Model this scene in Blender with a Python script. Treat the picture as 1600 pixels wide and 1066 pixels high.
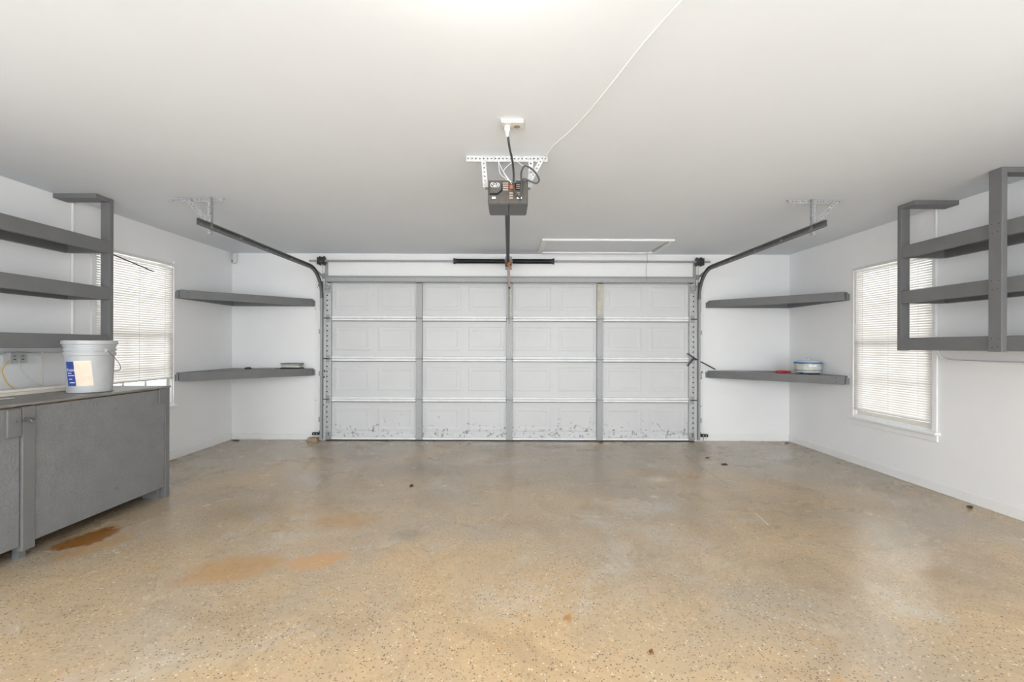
import bpy, bmesh, math, random
from mathutils import Vector, Matrix
random.seed(7)
for o in list(bpy.data.objects):
    bpy.data.objects.remove(o, do_unlink=True)
scene = bpy.context.scene
COL = scene.collection

# ------------------------------------------------------------------ camera
CAMZ = 1.256
cam_d = bpy.data.cameras.new('camera')
cam = bpy.data.objects.new('camera', cam_d); COL.objects.link(cam)
cam_d.sensor_width = 36.0; cam_d.lens = 16.0
cam_d.shift_x = 5 / 1600; cam_d.shift_y = 7 / 1600
cam_d.clip_start = 0.02; cam_d.clip_end = 300
cam.matrix_world = Matrix.Translation((0, 0, CAMZ)) @ Matrix.Rotation(math.radians(90), 4, 'X') @ Matrix.Rotation(math.radians(0.18), 4, 'Z')
scene.camera = cam

# ------------------------------------------------------------------ daylight, exposure
W = bpy.data.worlds.new('overcast_daylight'); scene.world = W; W.use_nodes = True
bg = W.node_tree.nodes['Background']
bg.inputs['Color'].default_value = (0.93, 0.97, 1.0, 1); bg.inputs['Strength'].default_value = 2.05
scene.view_settings.view_transform = 'Standard'
scene.view_settings.look = 'None'
scene.view_settings.gamma = 1.0
scene.view_settings.use_curve_mapping = False
scene.view_settings.exposure = 1.48

# room extents (metres): x right, y away from the camera, z up
XL, XR, D, H, YF = -3.667, 3.718, 6.03, 2.468, -1.5

# ------------------------------------------------------------------ materials
def new_mat(name):
    m = bpy.data.materials.new(name); m.use_nodes = True
    nt = m.node_tree
    return m, nt, nt.nodes['Principled BSDF']

def N(nt, t, **kw):
    n = nt.nodes.new(t)
    for k, v in kw.items():
        if k in n.inputs: n.inputs[k].default_value = v
        else: setattr(n, k, v)
    return n

def L(nt, a, b): nt.links.new(a, b)

def mat(name, c, rough=0.6, metal=0.0, var=0.08, scale=6.0, bump=0.0, bscale=60.0, spec=0.5, c2=None, lo=0.35, hi=0.65):
    m, nt, p = new_mat(name)
    p.inputs['Roughness'].default_value = rough; p.inputs['Metallic'].default_value = metal
    p.inputs['Specular IOR Level'].default_value = spec
    tc = N(nt, 'ShaderNodeTexCoord')
    nz = N(nt, 'ShaderNodeTexNoise', Scale=scale, Detail=5.0, Roughness=0.6)
    L(nt, tc.outputs['Object'], nz.inputs['Vector'])
    rp = N(nt, 'ShaderNodeValToRGB')
    if c2 is None: c2 = tuple(x * (1 - var) for x in c)
    e = rp.color_ramp.elements
    e[0].position, e[1].position = lo, hi
    e[0].color = (*c2, 1); e[1].color = (*c, 1)
    L(nt, nz.outputs['Fac'], rp.inputs['Fac']); L(nt, rp.outputs['Color'], p.inputs['Base Color'])
    if bump > 0:
        b = N(nt, 'ShaderNodeTexNoise', Scale=bscale, Detail=6.0)
        L(nt, tc.outputs['Object'], b.inputs['Vector'])
        bn = N(nt, 'ShaderNodeBump', Strength=bump, Distance=0.01)
        L(nt, b.outputs['Fac'], bn.inputs['Height']); L(nt, bn.outputs['Normal'], p.inputs['Normal'])
    return m

M = {}
M['wall'] = mat('white_wall_paint', (0.87, 0.87, 0.875), 0.55, var=0.03, scale=1.2, bump=0.06, bscale=14)
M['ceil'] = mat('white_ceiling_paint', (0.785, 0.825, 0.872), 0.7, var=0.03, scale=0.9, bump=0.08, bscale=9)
M['trim'] = mat('white_trim_paint', (0.86, 0.86, 0.86), 0.35, var=0.03, scale=3)
M['grey'] = mat('grey_paint', (0.165, 0.166, 0.168), 0.48, var=0.12, scale=5, bump=0.10, bscale=120)
M['greydoor'] = mat('grey_paint_rough_board', (0.205, 0.208, 0.212), 0.5, var=0.12, scale=9, bump=0.55, bscale=70)
M['greytop'] = mat('worn_grey_counter_paint', (0.26, 0.25, 0.235), 0.4, var=0.35, scale=4, bump=0.1)
M['under'] = mat('dark_shade_board', (0.055, 0.055, 0.058), 0.8, var=0.2)  # near-black, puts the shade of the shelf undersides into the colour
M['endgrain'] = mat('blue_grey_painted_end', (0.225, 0.24, 0.255), 0.5, var=0.1)
M['galv'] = mat('galvanised_steel', (0.40, 0.405, 0.41), 0.5, metal=0.25, scale=60, c2=(0.32, 0.325, 0.33))
M['galvlight'] = mat('pale_galvanised_steel', (0.58, 0.59, 0.60), 0.5, metal=0.15, var=0.22, scale=50)
M['oldsteel'] = mat('yellowed_galvanised_steel', (0.52, 0.49, 0.42), 0.5, metal=0.2, var=0.25, scale=30)
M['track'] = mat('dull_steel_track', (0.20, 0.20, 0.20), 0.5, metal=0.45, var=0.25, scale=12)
M['darkmetal'] = mat('dark_steel', (0.07, 0.07, 0.072), 0.5, metal=0.4, var=0.4, scale=40)
M['black'] = mat('black_rubber', (0.012, 0.012, 0.012), 0.55, var=0.3)
M['blackpaint'] = mat('black_spring_steel', (0.018, 0.018, 0.018), 0.35, metal=0.3, var=0.3)
M['cable'] = mat('grey_cable', (0.05, 0.052, 0.055), 0.5)
M['whitecable'] = mat('white_cable', (0.85, 0.85, 0.83), 0.45, var=0.05)
M['plast'] = mat('white_plastic', (0.72, 0.72, 0.70), 0.35, var=0.04)
M['bucket'] = mat('milky_grey_plastic', (0.43, 0.44, 0.45), 0.32, var=0.10, scale=7, c2=(0.38, 0.39, 0.40))
M['blue'] = mat('blue_print', (0.012, 0.05, 0.27), 0.4, var=0.1)
M['paper'] = mat('beige_paper', (0.80, 0.67, 0.53), 0.6, var=0.08, scale=30)
M['printtan'] = mat('faint_print', (0.70, 0.50, 0.36), 0.6)
M['printwhite'] = mat('white_print', (0.8, 0.82, 0.85), 0.5, var=0.03)
M['housing'] = mat('charcoal_opener_housing', (0.045, 0.043, 0.040), 0.42, var=0.4, scale=18, c2=(0.075, 0.066, 0.055))
M['housinglow'] = mat('smooth_charcoal_cover', (0.055, 0.056, 0.058), 0.35, var=0.1)
M['beige'] = mat('beige_print', (0.34, 0.27, 0.20), 0.5)
M['orange'] = mat('orange_cord', (0.75, 0.22, 0.03), 0.6)
M['pink'] = mat('faded_orange_string', (0.80, 0.40, 0.26), 0.6)
M['amber'] = mat('amber_lens', (0.50, 0.10, 0.02), 0.3)
M['wood'] = mat('raw_wood', (0.42, 0.31, 0.19), 0.7, var=0.35, scale=20)
M['whitewood'] = mat('white_painted_board', (0.80, 0.78, 0.74), 0.45, var=0.06)
M['cream'] = mat('cream_board_edge', (0.74, 0.68, 0.58), 0.5, var=0.15)
M['box'] = mat('grey_metal_box', (0.50, 0.50, 0.49), 0.4, metal=0.3, var=0.1)
M['red'] = mat('red_handle', (0.50, 0.012, 0.012), 0.35)
M['bluerim'] = mat('blue_enamel', (0.02, 0.18, 0.42), 0.25, var=0.1)
M['tub'] = mat('pale_printed_tin', (0.66, 0.66, 0.62), 0.35, scale=22, c2=(0.50, 0.50, 0.46))
M['dots'] = mat('dark_blue_print', (0.05, 0.10, 0.18), 0.4)
M['clear'] = mat('frosted_clear_plastic', (0.62, 0.66, 0.68), 0.15, var=0.1)
M['yellow'] = mat('yellow_handle', (0.72, 0.42, 0.08), 0.4)
M['leaf'] = mat('dry_brown_leaf', (0.24, 0.10, 0.03), 0.7, var=0.4, scale=60)
M['darkleaf'] = mat('dark_leaf_litter', (0.07, 0.045, 0.025), 0.8, var=0.4, scale=60)
M['cloth'] = mat('dark_cloth', (0.04, 0.04, 0.045), 0.8)
M['greypaper'] = mat('grey_paper', (0.42, 0.42, 0.42), 0.7, var=0.2, scale=30)
M['palepaper'] = mat('pale_paper', (0.66, 0.64, 0.60), 0.7, var=0.15, scale=30)
M['hole'] = mat('dark_hole', (0.01, 0.01, 0.01), 0.9)
M['sash'] = mat('window_sash_paint', (0.70, 0.66, 0.60), 0.45, var=0.05)

def slat_mat():
    m, nt, p = new_mat('ivory_blind_vinyl')
    p.inputs['Base Color'].default_value = (0.86, 0.85, 0.82, 1); p.inputs['Roughness'].default_value = 0.4
    tr = N(nt, 'ShaderNodeBsdfTranslucent'); tr.inputs['Color'].default_value = (0.92, 0.87, 0.845, 1)
    mx = N(nt, 'ShaderNodeMixShader', Fac=0.31)
    L(nt, p.outputs[0], mx.inputs[1]); L(nt, tr.outputs[0], mx.inputs[2])
    L(nt, mx.outputs[0], nt.nodes['Material Output'].inputs['Surface'])
    return m
M['slat'] = slat_mat()

def glass_mat():
    m, nt, p = new_mat('window_glass')
    t = N(nt, 'ShaderNodeBsdfTransparent'); t.inputs['Color'].default_value = (0.95, 0.97, 0.97, 1)
    g = N(nt, 'ShaderNodeBsdfGlossy', Roughness=0.02)
    mx = N(nt, 'ShaderNodeMixShader', Fac=0.06)
    L(nt, t.outputs[0], mx.inputs[1]); L(nt, g.outputs[0], mx.inputs[2])
    L(nt, mx.outputs[0], nt.nodes['Material Output'].inputs['Surface'])
    return m
M['glass'] = glass_mat()

def emit_mat(name, c, s):
    m, nt, p = new_mat(name)
    p.inputs['Base Color'].default_value = (0.8, 0.8, 0.8, 1)
    p.inputs['Emission Color'].default_value = (*c, 1); p.inputs['Emission Strength'].default_value = s
    return m

def math_node(nt, op, a, b=None, clamp=False):
    n = nt.nodes.new('ShaderNodeMath'); n.operation = op; n.use_clamp = clamp
    for i, v in enumerate((a, b)):
        if v is None: continue
        if isinstance(v, (int, float)): n.inputs[i].default_value = v
        else: L(nt, v, n.inputs[i])
    return n.outputs[0]

def ramp(nt, fac, p0, c0, p1, c1):
    r = N(nt, 'ShaderNodeValToRGB'); e = r.color_ramp.elements
    e[0].position, e[1].position = p0, p1
    e[0].color = (*c0, 1) if len(c0) == 3 else c0; e[1].color = (*c1, 1) if len(c1) == 3 else c1
    L(nt, fac, r.inputs['Fac']); return r.outputs['Color']

def mixc(nt, fac, a, b):
    n = nt.nodes.new('ShaderNodeMix'); n.data_type = 'RGBA'
    if isinstance(fac, (int, float)): n.inputs[0].default_value = fac
    else: L(nt, fac, n.inputs[0])
    for i, v in ((6, a), (7, b)):
        if isinstance(v, tuple): n.inputs[i].default_value = (*v, 1)
        else: L(nt, v, n.inputs[i])
    return n.outputs[2]

BLK, WHT = (0, 0, 0), (1, 1, 1)

def floor_mat():
    m, nt, p = new_mat('speckled_epoxy_concrete')
    tc = N(nt, 'ShaderNodeTexCoord'); v = tc.outputs['Object']
    def noise(scale, detail=6.0, dist=0.0, off=0.0, rough=0.6):
        mp = N(nt, 'ShaderNodeMapping'); mp.inputs['Location'].default_value = (off, off * 0.7, 0)
        L(nt, v, mp.inputs['Vector'])
        n = N(nt, 'ShaderNodeTexNoise', Scale=scale, Detail=detail, Distortion=dist, Roughness=rough)
        L(nt, mp.outputs[0], n.inputs['Vector']); return n.outputs['Fac']
    sep = N(nt, 'ShaderNodeSeparateXYZ'); L(nt, v, sep.inputs[0])
    # ochre dust over grey-beige coating
    fy = N(nt, 'ShaderNodeMapRange'); L(nt, sep.outputs['Y'], fy.inputs['Value'])
    fy.inputs['From Min'].default_value = 1.2; fy.inputs['From Max'].default_value = 5.2
    fy.inputs['To Min'].default_value = 0.10; fy.inputs['To Max'].default_value = -0.10
    och = math_node(nt, 'ADD', noise(0.75, 7, 0.4), fy.outputs[0])
    base = ramp(nt, och, 0.38, (0.40, 0.33, 0.245), 0.62, (0.52, 0.375, 0.215))
    base = mixc(nt, math_node(nt, 'MULTIPLY', ramp(nt, noise(1.7, 8, 0.8, 5.1, 0.7), 0.50, BLK, 0.66, WHT), 0.55), base, (0.33, 0.245, 0.155))
    base = mixc(nt, math_node(nt, 'MULTIPLY', ramp(nt, noise(1.2, 8, 0.6, 11.3, 0.7), 0.53, BLK, 0.66, WHT), 0.6), base, (0.53, 0.49, 0.43))
    base = mixc(nt, math_node(nt, 'MULTIPLY', ramp(nt, noise(2.6, 8, 1.0, 21.7, 0.7), 0.60, BLK, 0.70, WHT), 0.6), base, (0.52, 0.30, 0.11))
    base = mixc(nt, math_node(nt, 'MULTIPLY', ramp(nt, noise(26, 4, 0, 3.0), 0.40, BLK, 0.70, WHT), 0.18), base, (0.22, 0.17, 0.11))
    # paint flakes
    for sc, off, thr, col in ((88, 0.0, 0.76, (0.10, 0.085, 0.07)), (96, 4.0, 0.90, (0.05, 0.045, 0.04)), (85, 8.0, 0.90, (0.72, 0.62, 0.46)), (80, 13.0, 0.95, (0.42, 0.17, 0.04))):
        mp = N(nt, 'ShaderNodeMapping'); mp.inputs['Location'].default_value = (off, off, 0); L(nt, v, mp.inputs['Vector'])
        vo = N(nt, 'ShaderNodeTexVoronoi', Scale=sc); vo.voronoi_dimensions = '2D'; L(nt, mp.outputs[0], vo.inputs['Vector'])
        sc_ = N(nt, 'ShaderNodeSeparateColor'); L(nt, vo.outputs['Color'], sc_.inputs[0])
        pick = math_node(nt, 'GREATER_THAN', sc_.outputs[0], thr)
        small = math_node(nt, 'LESS_THAN', vo.outputs['Distance'], math_node(nt, 'MULTIPLY', sc_.outputs[1], 0.40))
        base = mixc(nt, math_node(nt, 'MULTIPLY', math_node(nt, 'MULTIPLY', pick, small), 0.7), base, col)
    # stains with a shape of their own: (x, y, half width x, half width y, turn, colour, strength)
    warp = N(nt, 'ShaderNodeTexNoise', Scale=7.0, Detail=8.0, Roughness=0.68); L(nt, v, warp.inputs['Vector'])
    wv = N(nt, 'ShaderNodeVectorMath'); wv.operation = 'SUBTRACT'; L(nt, warp.outputs['Color'], wv.inputs[0]); wv.inputs[1].default_value = (0.5, 0.5, 0.5)
    ws = N(nt, 'ShaderNodeVectorMath'); ws.operation = 'SCALE'; L(nt, wv.outputs[0], ws.inputs[0]); ws.inputs['Scale'].default_value = 0.24
    va = N(nt, 'ShaderNodeVectorMath'); va.operation = 'ADD'; L(nt, v, va.inputs[0]); L(nt, ws.outputs[0], va.inputs[1])
    stains = [(-2.715, 2.965, 0.125, 0.20, -14, (0.25, 0.10, 0.014), 0.92, 0.8), (-2.56, 2.82, 0.11, 0.24, -25, (0.42, 0.24, 0.09), 0.6, 0.6),
              (0.28, 2.09, 0.04, 0.045, 0, (0.40, 0.19, 0.05), 0.8, 0.5), (1.42, 4.28, 0.16, 0.10, 20, (0.62, 0.55, 0.44), 0.8, 0.3),
              (1.22, 3.80, 0.08, 0.06, 0, (0.66, 0.60, 0.50), 0.8, 0.3), (-1.55, 2.55, 0.30, 0.20, 30, (0.44, 0.25, 0.09), 0.7, 0.6),
              (-1.12, 2.66, 0.20, 0.10, 20, (0.52, 0.29, 0.12), 0.7, 0.65), (-0.66, 3.0, 0.14, 0.14, 0, (0.22, 0.19, 0.16), 0.5, 0.2),
              (-1.15, 3.25, 0.25, 0.2, 0, (0.44, 0.26, 0.11), 0.6, 0.55), (-0.9, 4.6, 0.5, 0.3, 10, (0.26, 0.19, 0.12), 0.6, 0.1),
              (1.86, 3.15, 0.05, 0.05, 0, (0.25, 0.17, 0.10), 0.6, 0.3), (2.36, 2.53, 0.20, 0.10, 20, (0.30, 0.19, 0.10), 0.6, 0.2),
              (-1.6, 5.1, 0.3, 0.2, 10, (0.24, 0.20, 0.15), 0.6, 0.1), (-1.95, 3.45, 0.35, 0.3, 10, (0.27, 0.21, 0.14), 0.5, 0.1)]
    for x, y, a, b, rot, c, st, edge in stains:
        mp = N(nt, 'ShaderNodeMapping'); mp.vector_type = 'TEXTURE'
        mp.inputs['Location'].default_value = (x, y, 0); mp.inputs['Rotation'].default_value = (0, 0, math.radians(rot)); mp.inputs['Scale'].default_value = (a, b, 1)
        L(nt, va.outputs[0], mp.inputs['Vector'])
        ln = N(nt, 'ShaderNodeVectorMath'); ln.operation = 'LENGTH'; L(nt, mp.outputs[0], ln.inputs[0])
        f = ramp(nt, ln.outputs['Value'], edge, WHT, 1.0, BLK)
        base = mixc(nt, math_node(nt, 'MULTIPLY', f, st), base, c)
    # hairline crack and a pale scratch
    for (x0, y0, x1, y1, wd, c) in ((2.02, 5.42, 1.99, 4.15, 0.004, (0.10, 0.07, 0.05)), (1.86, 3.42, 1.83, 3.20, 0.006, (0.75, 0.68, 0.56))):
        mp = N(nt, 'ShaderNodeMapping'); mp.vector_type = 'TEXTURE'
        mp.inputs['Location'].default_value = ((x0 + x1) / 2, (y0 + y1) / 2, 0)
        mp.inputs['Rotation'].default_value = (0, 0, math.atan2(y1 - y0, x1 - x0)); mp.inputs['Scale'].default_value = (math.hypot(x1 - x0, y1 - y0) / 2, wd, 1)
        L(nt, v, mp.inputs['Vector'])
        s2 = N(nt, 'ShaderNodeSeparateXYZ'); L(nt, mp.outputs[0], s2.inputs[0])
        f = math_node(nt, 'MULTIPLY', math_node(nt, 'LESS_THAN', math_node(nt, 'ABSOLUTE', s2.outputs['X']), 1.0), math_node(nt, 'LESS_THAN', math_node(nt, 'ABSOLUTE', s2.outputs['Y']), 1.0))
        base = mixc(nt, math_node(nt, 'MULTIPLY', f, 0.7), base, c)
    L(nt, base, p.inputs['Base Color'])
    rg = ramp(nt, noise(2.2, 6, 0.5, 31.0), 0.35, (0.17,) * 3, 0.70, (0.34,) * 3)
    L(nt, rg, p.inputs['Roughness'])
    p.inputs['Specular IOR Level'].default_value = 0.5
    bn = N(nt, 'ShaderNodeBump', Strength=0.05, Distance=0.01); L(nt, noise(30, 6), bn.inputs['Height']); L(nt, bn.outputs[0], p.inputs['Normal'])
    return m
M['floor'] = floor_mat()

def door_mat():
    m, nt, p = new_mat('scuffed_white_door_steel')
    tc = N(nt, 'ShaderNodeTexCoord'); geo = N(nt, 'ShaderNodeNewGeometry'); v = geo.outputs['Position']
    n0 = N(nt, 'ShaderNodeTexNoise', Scale=2.0, Detail=5.0); L(nt, v, n0.inputs['Vector'])
    base = ramp(nt, n0.outputs['Fac'], 0.3, (0.60, 0.605, 0.61), 0.7, (0.64, 0.645, 0.65))
    sep = N(nt, 'ShaderNodeSeparateXYZ'); L(nt, v, sep.inputs[0])
    low = N(nt, 'ShaderNodeMapRange'); L(nt, sep.outputs['Z'], low.inputs['Value'])
    low.inputs['From Min'].default_value = 0.02; low.inputs['From Max'].default_value = 0.5; low.inputs['To Min'].default_value = 0.17; low.inputs['To Max'].default_value = -0.02
    n1 = N(nt, 'ShaderNodeTexNoise', Scale=22.0, Detail=7.0, Roughness=0.72); L(nt, v, n1.inputs['Vector'])
    f = ramp(nt, math_node(nt, 'ADD', n1.outputs['Fac'], low.outputs[0]), 0.695, BLK, 0.74, WHT)
    base = mixc(nt, math_node(nt, 'MULTIPLY', f, 0.75), base, (0.12, 0.115, 0.11))
    L(nt, base, p.inputs['Base Color']); p.inputs['Roughness'].default_value = 0.42
    return m
M['door'] = door_mat()
M['rail'] = mat('white_rolled_edge', (0.84, 0.84, 0.84), 0.4, var=0.08, scale=12)
M['jamb'] = mat('chipped_white_jamb', (0.84, 0.84, 0.84), 0.45, scale=16, c2=(0.05, 0.045, 0.04), lo=0.335, hi=0.345)

# ------------------------------------------------------------------ mesh helpers
class MB:
    def __init__(s): s.v = []; s.f = []
    def add(s, vs, fs, mtx=None):
        b = len(s.v)
        for p in vs:
            p = Vector(p)
            if mtx is not None: p = mtx @ p
            s.v.append(p)
        s.f += [tuple(i + b for i in f) for f in fs]
        return s
    def box(s, x0, x1, y0, y1, z0, z1, mtx=None):
        vs = [(x0, y0, z0), (x1, y0, z0), (x1, y1, z0), (x0, y1, z0), (x0, y0, z1), (x1, y0, z1), (x1, y1, z1), (x0, y1, z1)]
        return s.add(vs, [(0, 3, 2, 1), (4, 5, 6, 7), (0, 1, 5, 4), (1, 2, 6, 5), (2, 3, 7, 6), (3, 0, 4, 7)], mtx)
    def bar(s, p, q, w, h, up=(0, 0, 1)):
        p, q = Vector(p), Vector(q); d = (q - p); ln = d.length; d.normalize()
        sd = d.cross(Vector(up)).normalized(); u = sd.cross(d)
        mt = Matrix(((sd.x, d.x, u.x, p.x), (sd.y, d.y, u.y, p.y), (sd.z, d.z, u.z, p.z), (0, 0, 0, 1)))
        return s.box(-w / 2, w / 2, 0, ln, -h / 2, h / 2, mt)
    def tube(s, pts, r, n=8):
        pts = [Vector(p) for p in pts]
        rings = []
        t = (pts[1] - pts[0]).normalized()
        a = t.orthogonal().normalized()
        for i, p in enumerate(pts):
            if i == 0: t = (pts[1] - pts[0])
            elif i == len(pts) - 1: t = pts[-1] - pts[-2]
            else: t = (pts[i + 1] - pts[i - 1])
            t.normalize(); a = (a - t * a.dot(t)).normalized(); b = t.cross(a)
            rr = r[i] if isinstance(r, (list, tuple)) else r
            rings.append([p + (a * math.cos(2 * math.pi * k / n) + b * math.sin(2 * math.pi * k / n)) * rr for k in range(n)])
        vs = [q for rg in rings for q in rg]; fs = []
        for i in range(len(pts) - 1):
            for k in range(n):
                fs.append((i * n + k, i * n + (k + 1) % n, (i + 1) * n + (k + 1) % n, (i + 1) * n + k))
        fs.append(tuple(reversed(range(n)))); fs.append(tuple(range((len(pts) - 1) * n, len(pts) * n)))
        return s.add(vs, fs)
    def lathe(s, prof, n=32, mtx=None):
        vs = []; fs = []
        for r, z in prof:
            for k in range(n):
                a = 2 * math.pi * k / n; vs.append((r * math.cos(a), r * math.sin(a), z))
        for i in range(len(prof) - 1):
            for k in range(n):
                fs.append((i * n + k, i * n + (k + 1) % n, (i + 1) * n + (k + 1) % n, (i + 1) * n + k))
        if prof[0][0] > 1e-4: fs.append(tuple(reversed(range(n))))
        if prof[-1][0] > 1e-4: fs.append(tuple(range((len(prof) - 1) * n, len(prof) * n)))
        return s.add(vs, fs, mtx)
    def prism(s, poly, z0, z1, mtx=None):
        n = len(poly)
        vs = [(x, y, z0) for x, y in poly] + [(x, y, z1) for x, y in poly]
        fs = [tuple(reversed(range(n))), tuple(range(n, 2 * n))] + [(i, (i + 1) % n, n + (i + 1) % n, n + i) for i in range(n)]
        return s.add(vs, fs, mtx)
    def perf(s, ln, w, n, t, mtx=None, hole=0.30, vc=0.5):
        """strip along local x (0..ln), width along local y (0..w), with n round holes, thickness t in z"""
        c = ln / n; hr = min(c, w) * hole
        for i in range(n):
            x0, x1 = i * c, (i + 1) * c; xm = (x0 + x1) / 2; ym = w * vc
            outer = [(x1, ym), (x1, w), (xm, w), (x0, w), (x0, ym), (x0, 0), (xm, 0), (x1, 0)]
            inner = [(xm + hr * math.cos(k * math.pi / 4), ym + hr * math.sin(k * math.pi / 4)) for k in range(8)]
            vs = [(x, y, z) for z in (0, t) for x, y in outer + inner]; fs = []
            for k in range(8):
                j = (k + 1) % 8
                fs.append((16 + k, 16 + j, 24 + j, 24 + k)); fs.append((k, 8 + k, 8 + j, j))
                fs.append((8 + k, 24 + k, 24 + j, 8 + j)); fs.append((k, j, 16 + j, 16 + k))
            s.add(vs, fs, mtx)
        return s
    def build(s, name, m, parent=None, smooth=False, bevel=0.0, origin=None, seg=2):
        vs = s.v
        if origin is None:
            if parent is not None: origin = ORI.get(parent, Vector((0, 0, 0)))
            else:
                xs = [p.x for p in vs]; ys = [p.y for p in vs]; zs = [p.z for p in vs]
                origin = Vector(((min(xs) + max(xs)) / 2, (min(ys) + max(ys)) / 2, min(zs)))
        origin = Vector(origin)
        me = bpy.data.meshes.new(name)
        me.from_pydata([tuple(p - origin) for p in vs], [], s.f); me.validate(); me.update()
        bm = bmesh.new(); bm.from_mesh(me); bmesh.ops.recalc_face_normals(bm, faces=bm.faces); bm.to_mesh(me); bm.free()
        if smooth:
            for pl in me.polygons: pl.use_smooth = True
            me.set_sharp_from_angle(angle=math.radians(40))
        o = bpy.data.objects.new(name, me); COL.objects.link(o)
        me.materials.append(M[m] if isinstance(m, str) else m)
        ORI[o] = origin
        if parent is not None:
            o.parent = parent; o.location = origin - ORI[parent]
        else: o.location = origin
        if bevel > 0:
            b = o.modifiers.new('bevel', 'BEVEL'); b.width = bevel; b.segments = seg; b.limit_method = 'ANGLE'
        return o
ORI = {}

def tag(o, label=None, cat=None, group=None, kind=None):
    if label: o['label'] = label
    if cat: o['category'] = cat
    if group: o['group'] = group
    if kind: o['kind'] = kind
    return o

def thing(name, loc, label, cat, group=None, kind=None):
    o = bpy.data.objects.new(name, None); COL.objects.link(o)
    o.empty_display_size = 0.1; o.location = loc; ORI[o] = Vector(loc)
    return tag(o, label, cat, group, kind)

def copy_part(src, offset, parent):
    c = src.copy(); COL.objects.link(c); c.parent = parent
    ORI[c] = ORI[src] + Vector(offset); c.location = ORI[c] - ORI[parent]
    return c

def spline(pts, n=8):
    pts = [Vector(p) for p in pts]; out = []
    P = [pts[0] * 2 - pts[1]] + pts + [pts[-1] * 2 - pts[-2]]
    for i in range(1, len(P) - 2):
        for k in range(n):
            t = k / n; a, b, c, d = P[i - 1], P[i], P[i + 1], P[i + 2]
            out.append(0.5 * ((2 * b) + (c - a) * t + (2 * a - 5 * b + 4 * c - d) * t * t + (3 * b - a - 3 * c + d) * t ** 3))
    out.append(pts[-1]); return out

def text_mesh(txt, size):
    cu = bpy.data.curves.new('t', 'FONT'); cu.body = txt; cu.size = size; cu.resolution_u = 3
    ob = bpy.data.objects.new('t', cu); COL.objects.link(ob)
    bpy.context.view_layer.update()
    me = ob.evaluated_get(bpy.context.evaluated_depsgraph_get()).to_mesh()
    vs = [tuple(v.co) for v in me.vertices]; fs = [tuple(p.vertices) for p in me.polygons]
    ob.to_mesh_clear(); bpy.data.objects.remove(ob); bpy.data.curves.remove(cu)
    return vs, fs

# ================================================================== SETTING
WT = 0.14
tag(MB().box(XL - WT, XR + WT, YF, D + 0.4, -0.1, 0).build('floor', 'floor', origin=(0, 0, 0)), 'tan speckled concrete floor with rust stains', kind='structure')
# attic hatch opening in the ceiling
HX0, HX1, HY0, HY1 = 0.43, 1.845, 5.21, 5.86
c = MB()
c.box(XL - WT, HX0, YF, D + WT, H, H + 0.1).box(HX1, XR + WT, YF, D + WT, H, H + 0.1)
c.box(HX0, HX1, YF, HY0, H, H + 0.1).box(HX0, HX1, HY1, D + WT, H, H + 0.1)
tag(c.build('ceiling', 'ceil', origin=(0, 0, H)), 'flat white painted ceiling', kind='structure')

DX0, DX1, DH = -2.385, 2.425, 2.13        # door opening
w = MB()
w.box(XL - WT, DX0, D, D + WT, 0, H).box(DX1, XR + WT, D, D + WT, 0, H).box(DX0, DX1, D, D + WT, DH - 0.03, H)
tag(w.build('wall_back', 'wall', origin=(0, D, 0)), 'white back wall around the garage door', kind='structure')

# window openings (y0,y1,z0,z1)
WL = (4.03, 4.965, 0.60, 2.15)
WR = (3.985, 4.895, 0.515, 2.115)
def side_wall(x0, x1, wn, name, label):
    y0, y1, z0, z1 = wn
    b = MB().box(x0, x1, YF, y0, 0, H).box(x0, x1, y1, D, 0, H).box(x0, x1, y0, y1, 0, z0).box(x0, x1, y0, y1, z1, H)
    tag(b.build(name, 'wall', origin=((x0 + x1) / 2, 0, 0)), label, kind='structure')
side_wall(XL - WT, XL, WL, 'wall_left', 'white left wall above the grey cabinet')
side_wall(XR, XR + WT, WR, 'wall_right', 'white right wall with one window')

BB = 0.085
tag(MB().box(XL, XL + 0.013, YF, D, 0, BB).build('baseboard_left', 'trim', bevel=0.004), 'white baseboard along the left wall', kind='structure')
tag(MB().box(XR - 0.013, XR, YF, D, 0, BB).build('baseboard_right', 'trim', bevel=0.004), 'white baseboard along the right wall', kind='structure')
tag(MB().box(XL + 0.013, -2.60, D - 0.013, D, 0, BB).build('baseboard_back', 'trim', bevel=0.004), 'white baseboard left of the garage door', kind='structure')
tag(MB().box(2.61, XR - 0.013, D - 0.013, D, 0, BB).build('baseboard_back.001', 'trim', bevel=0.004), 'white baseboard right of the garage door', kind='structure')
tag(MB().box(-2.56, DX0 - 0.01, D - 0.022, D, 0, 2.44).build('trim_1', 'jamb', bevel=0.003), 'white jamb board left of the garage door', kind='structure')
tag(MB().box(DX1 + 0.01, 2.57, D - 0.022, D, 0, 2.44).build('trim_2', 'jamb', bevel=0.003), 'white jamb board right of the garage door', kind='structure')
tag(MB().box(DX0 - 0.01, DX1 + 0.01, D - 0.022, D, DH, 2.44).build('trim_3', 'trim', bevel=0.003), 'white header board over the garage door', kind='structure')

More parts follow.
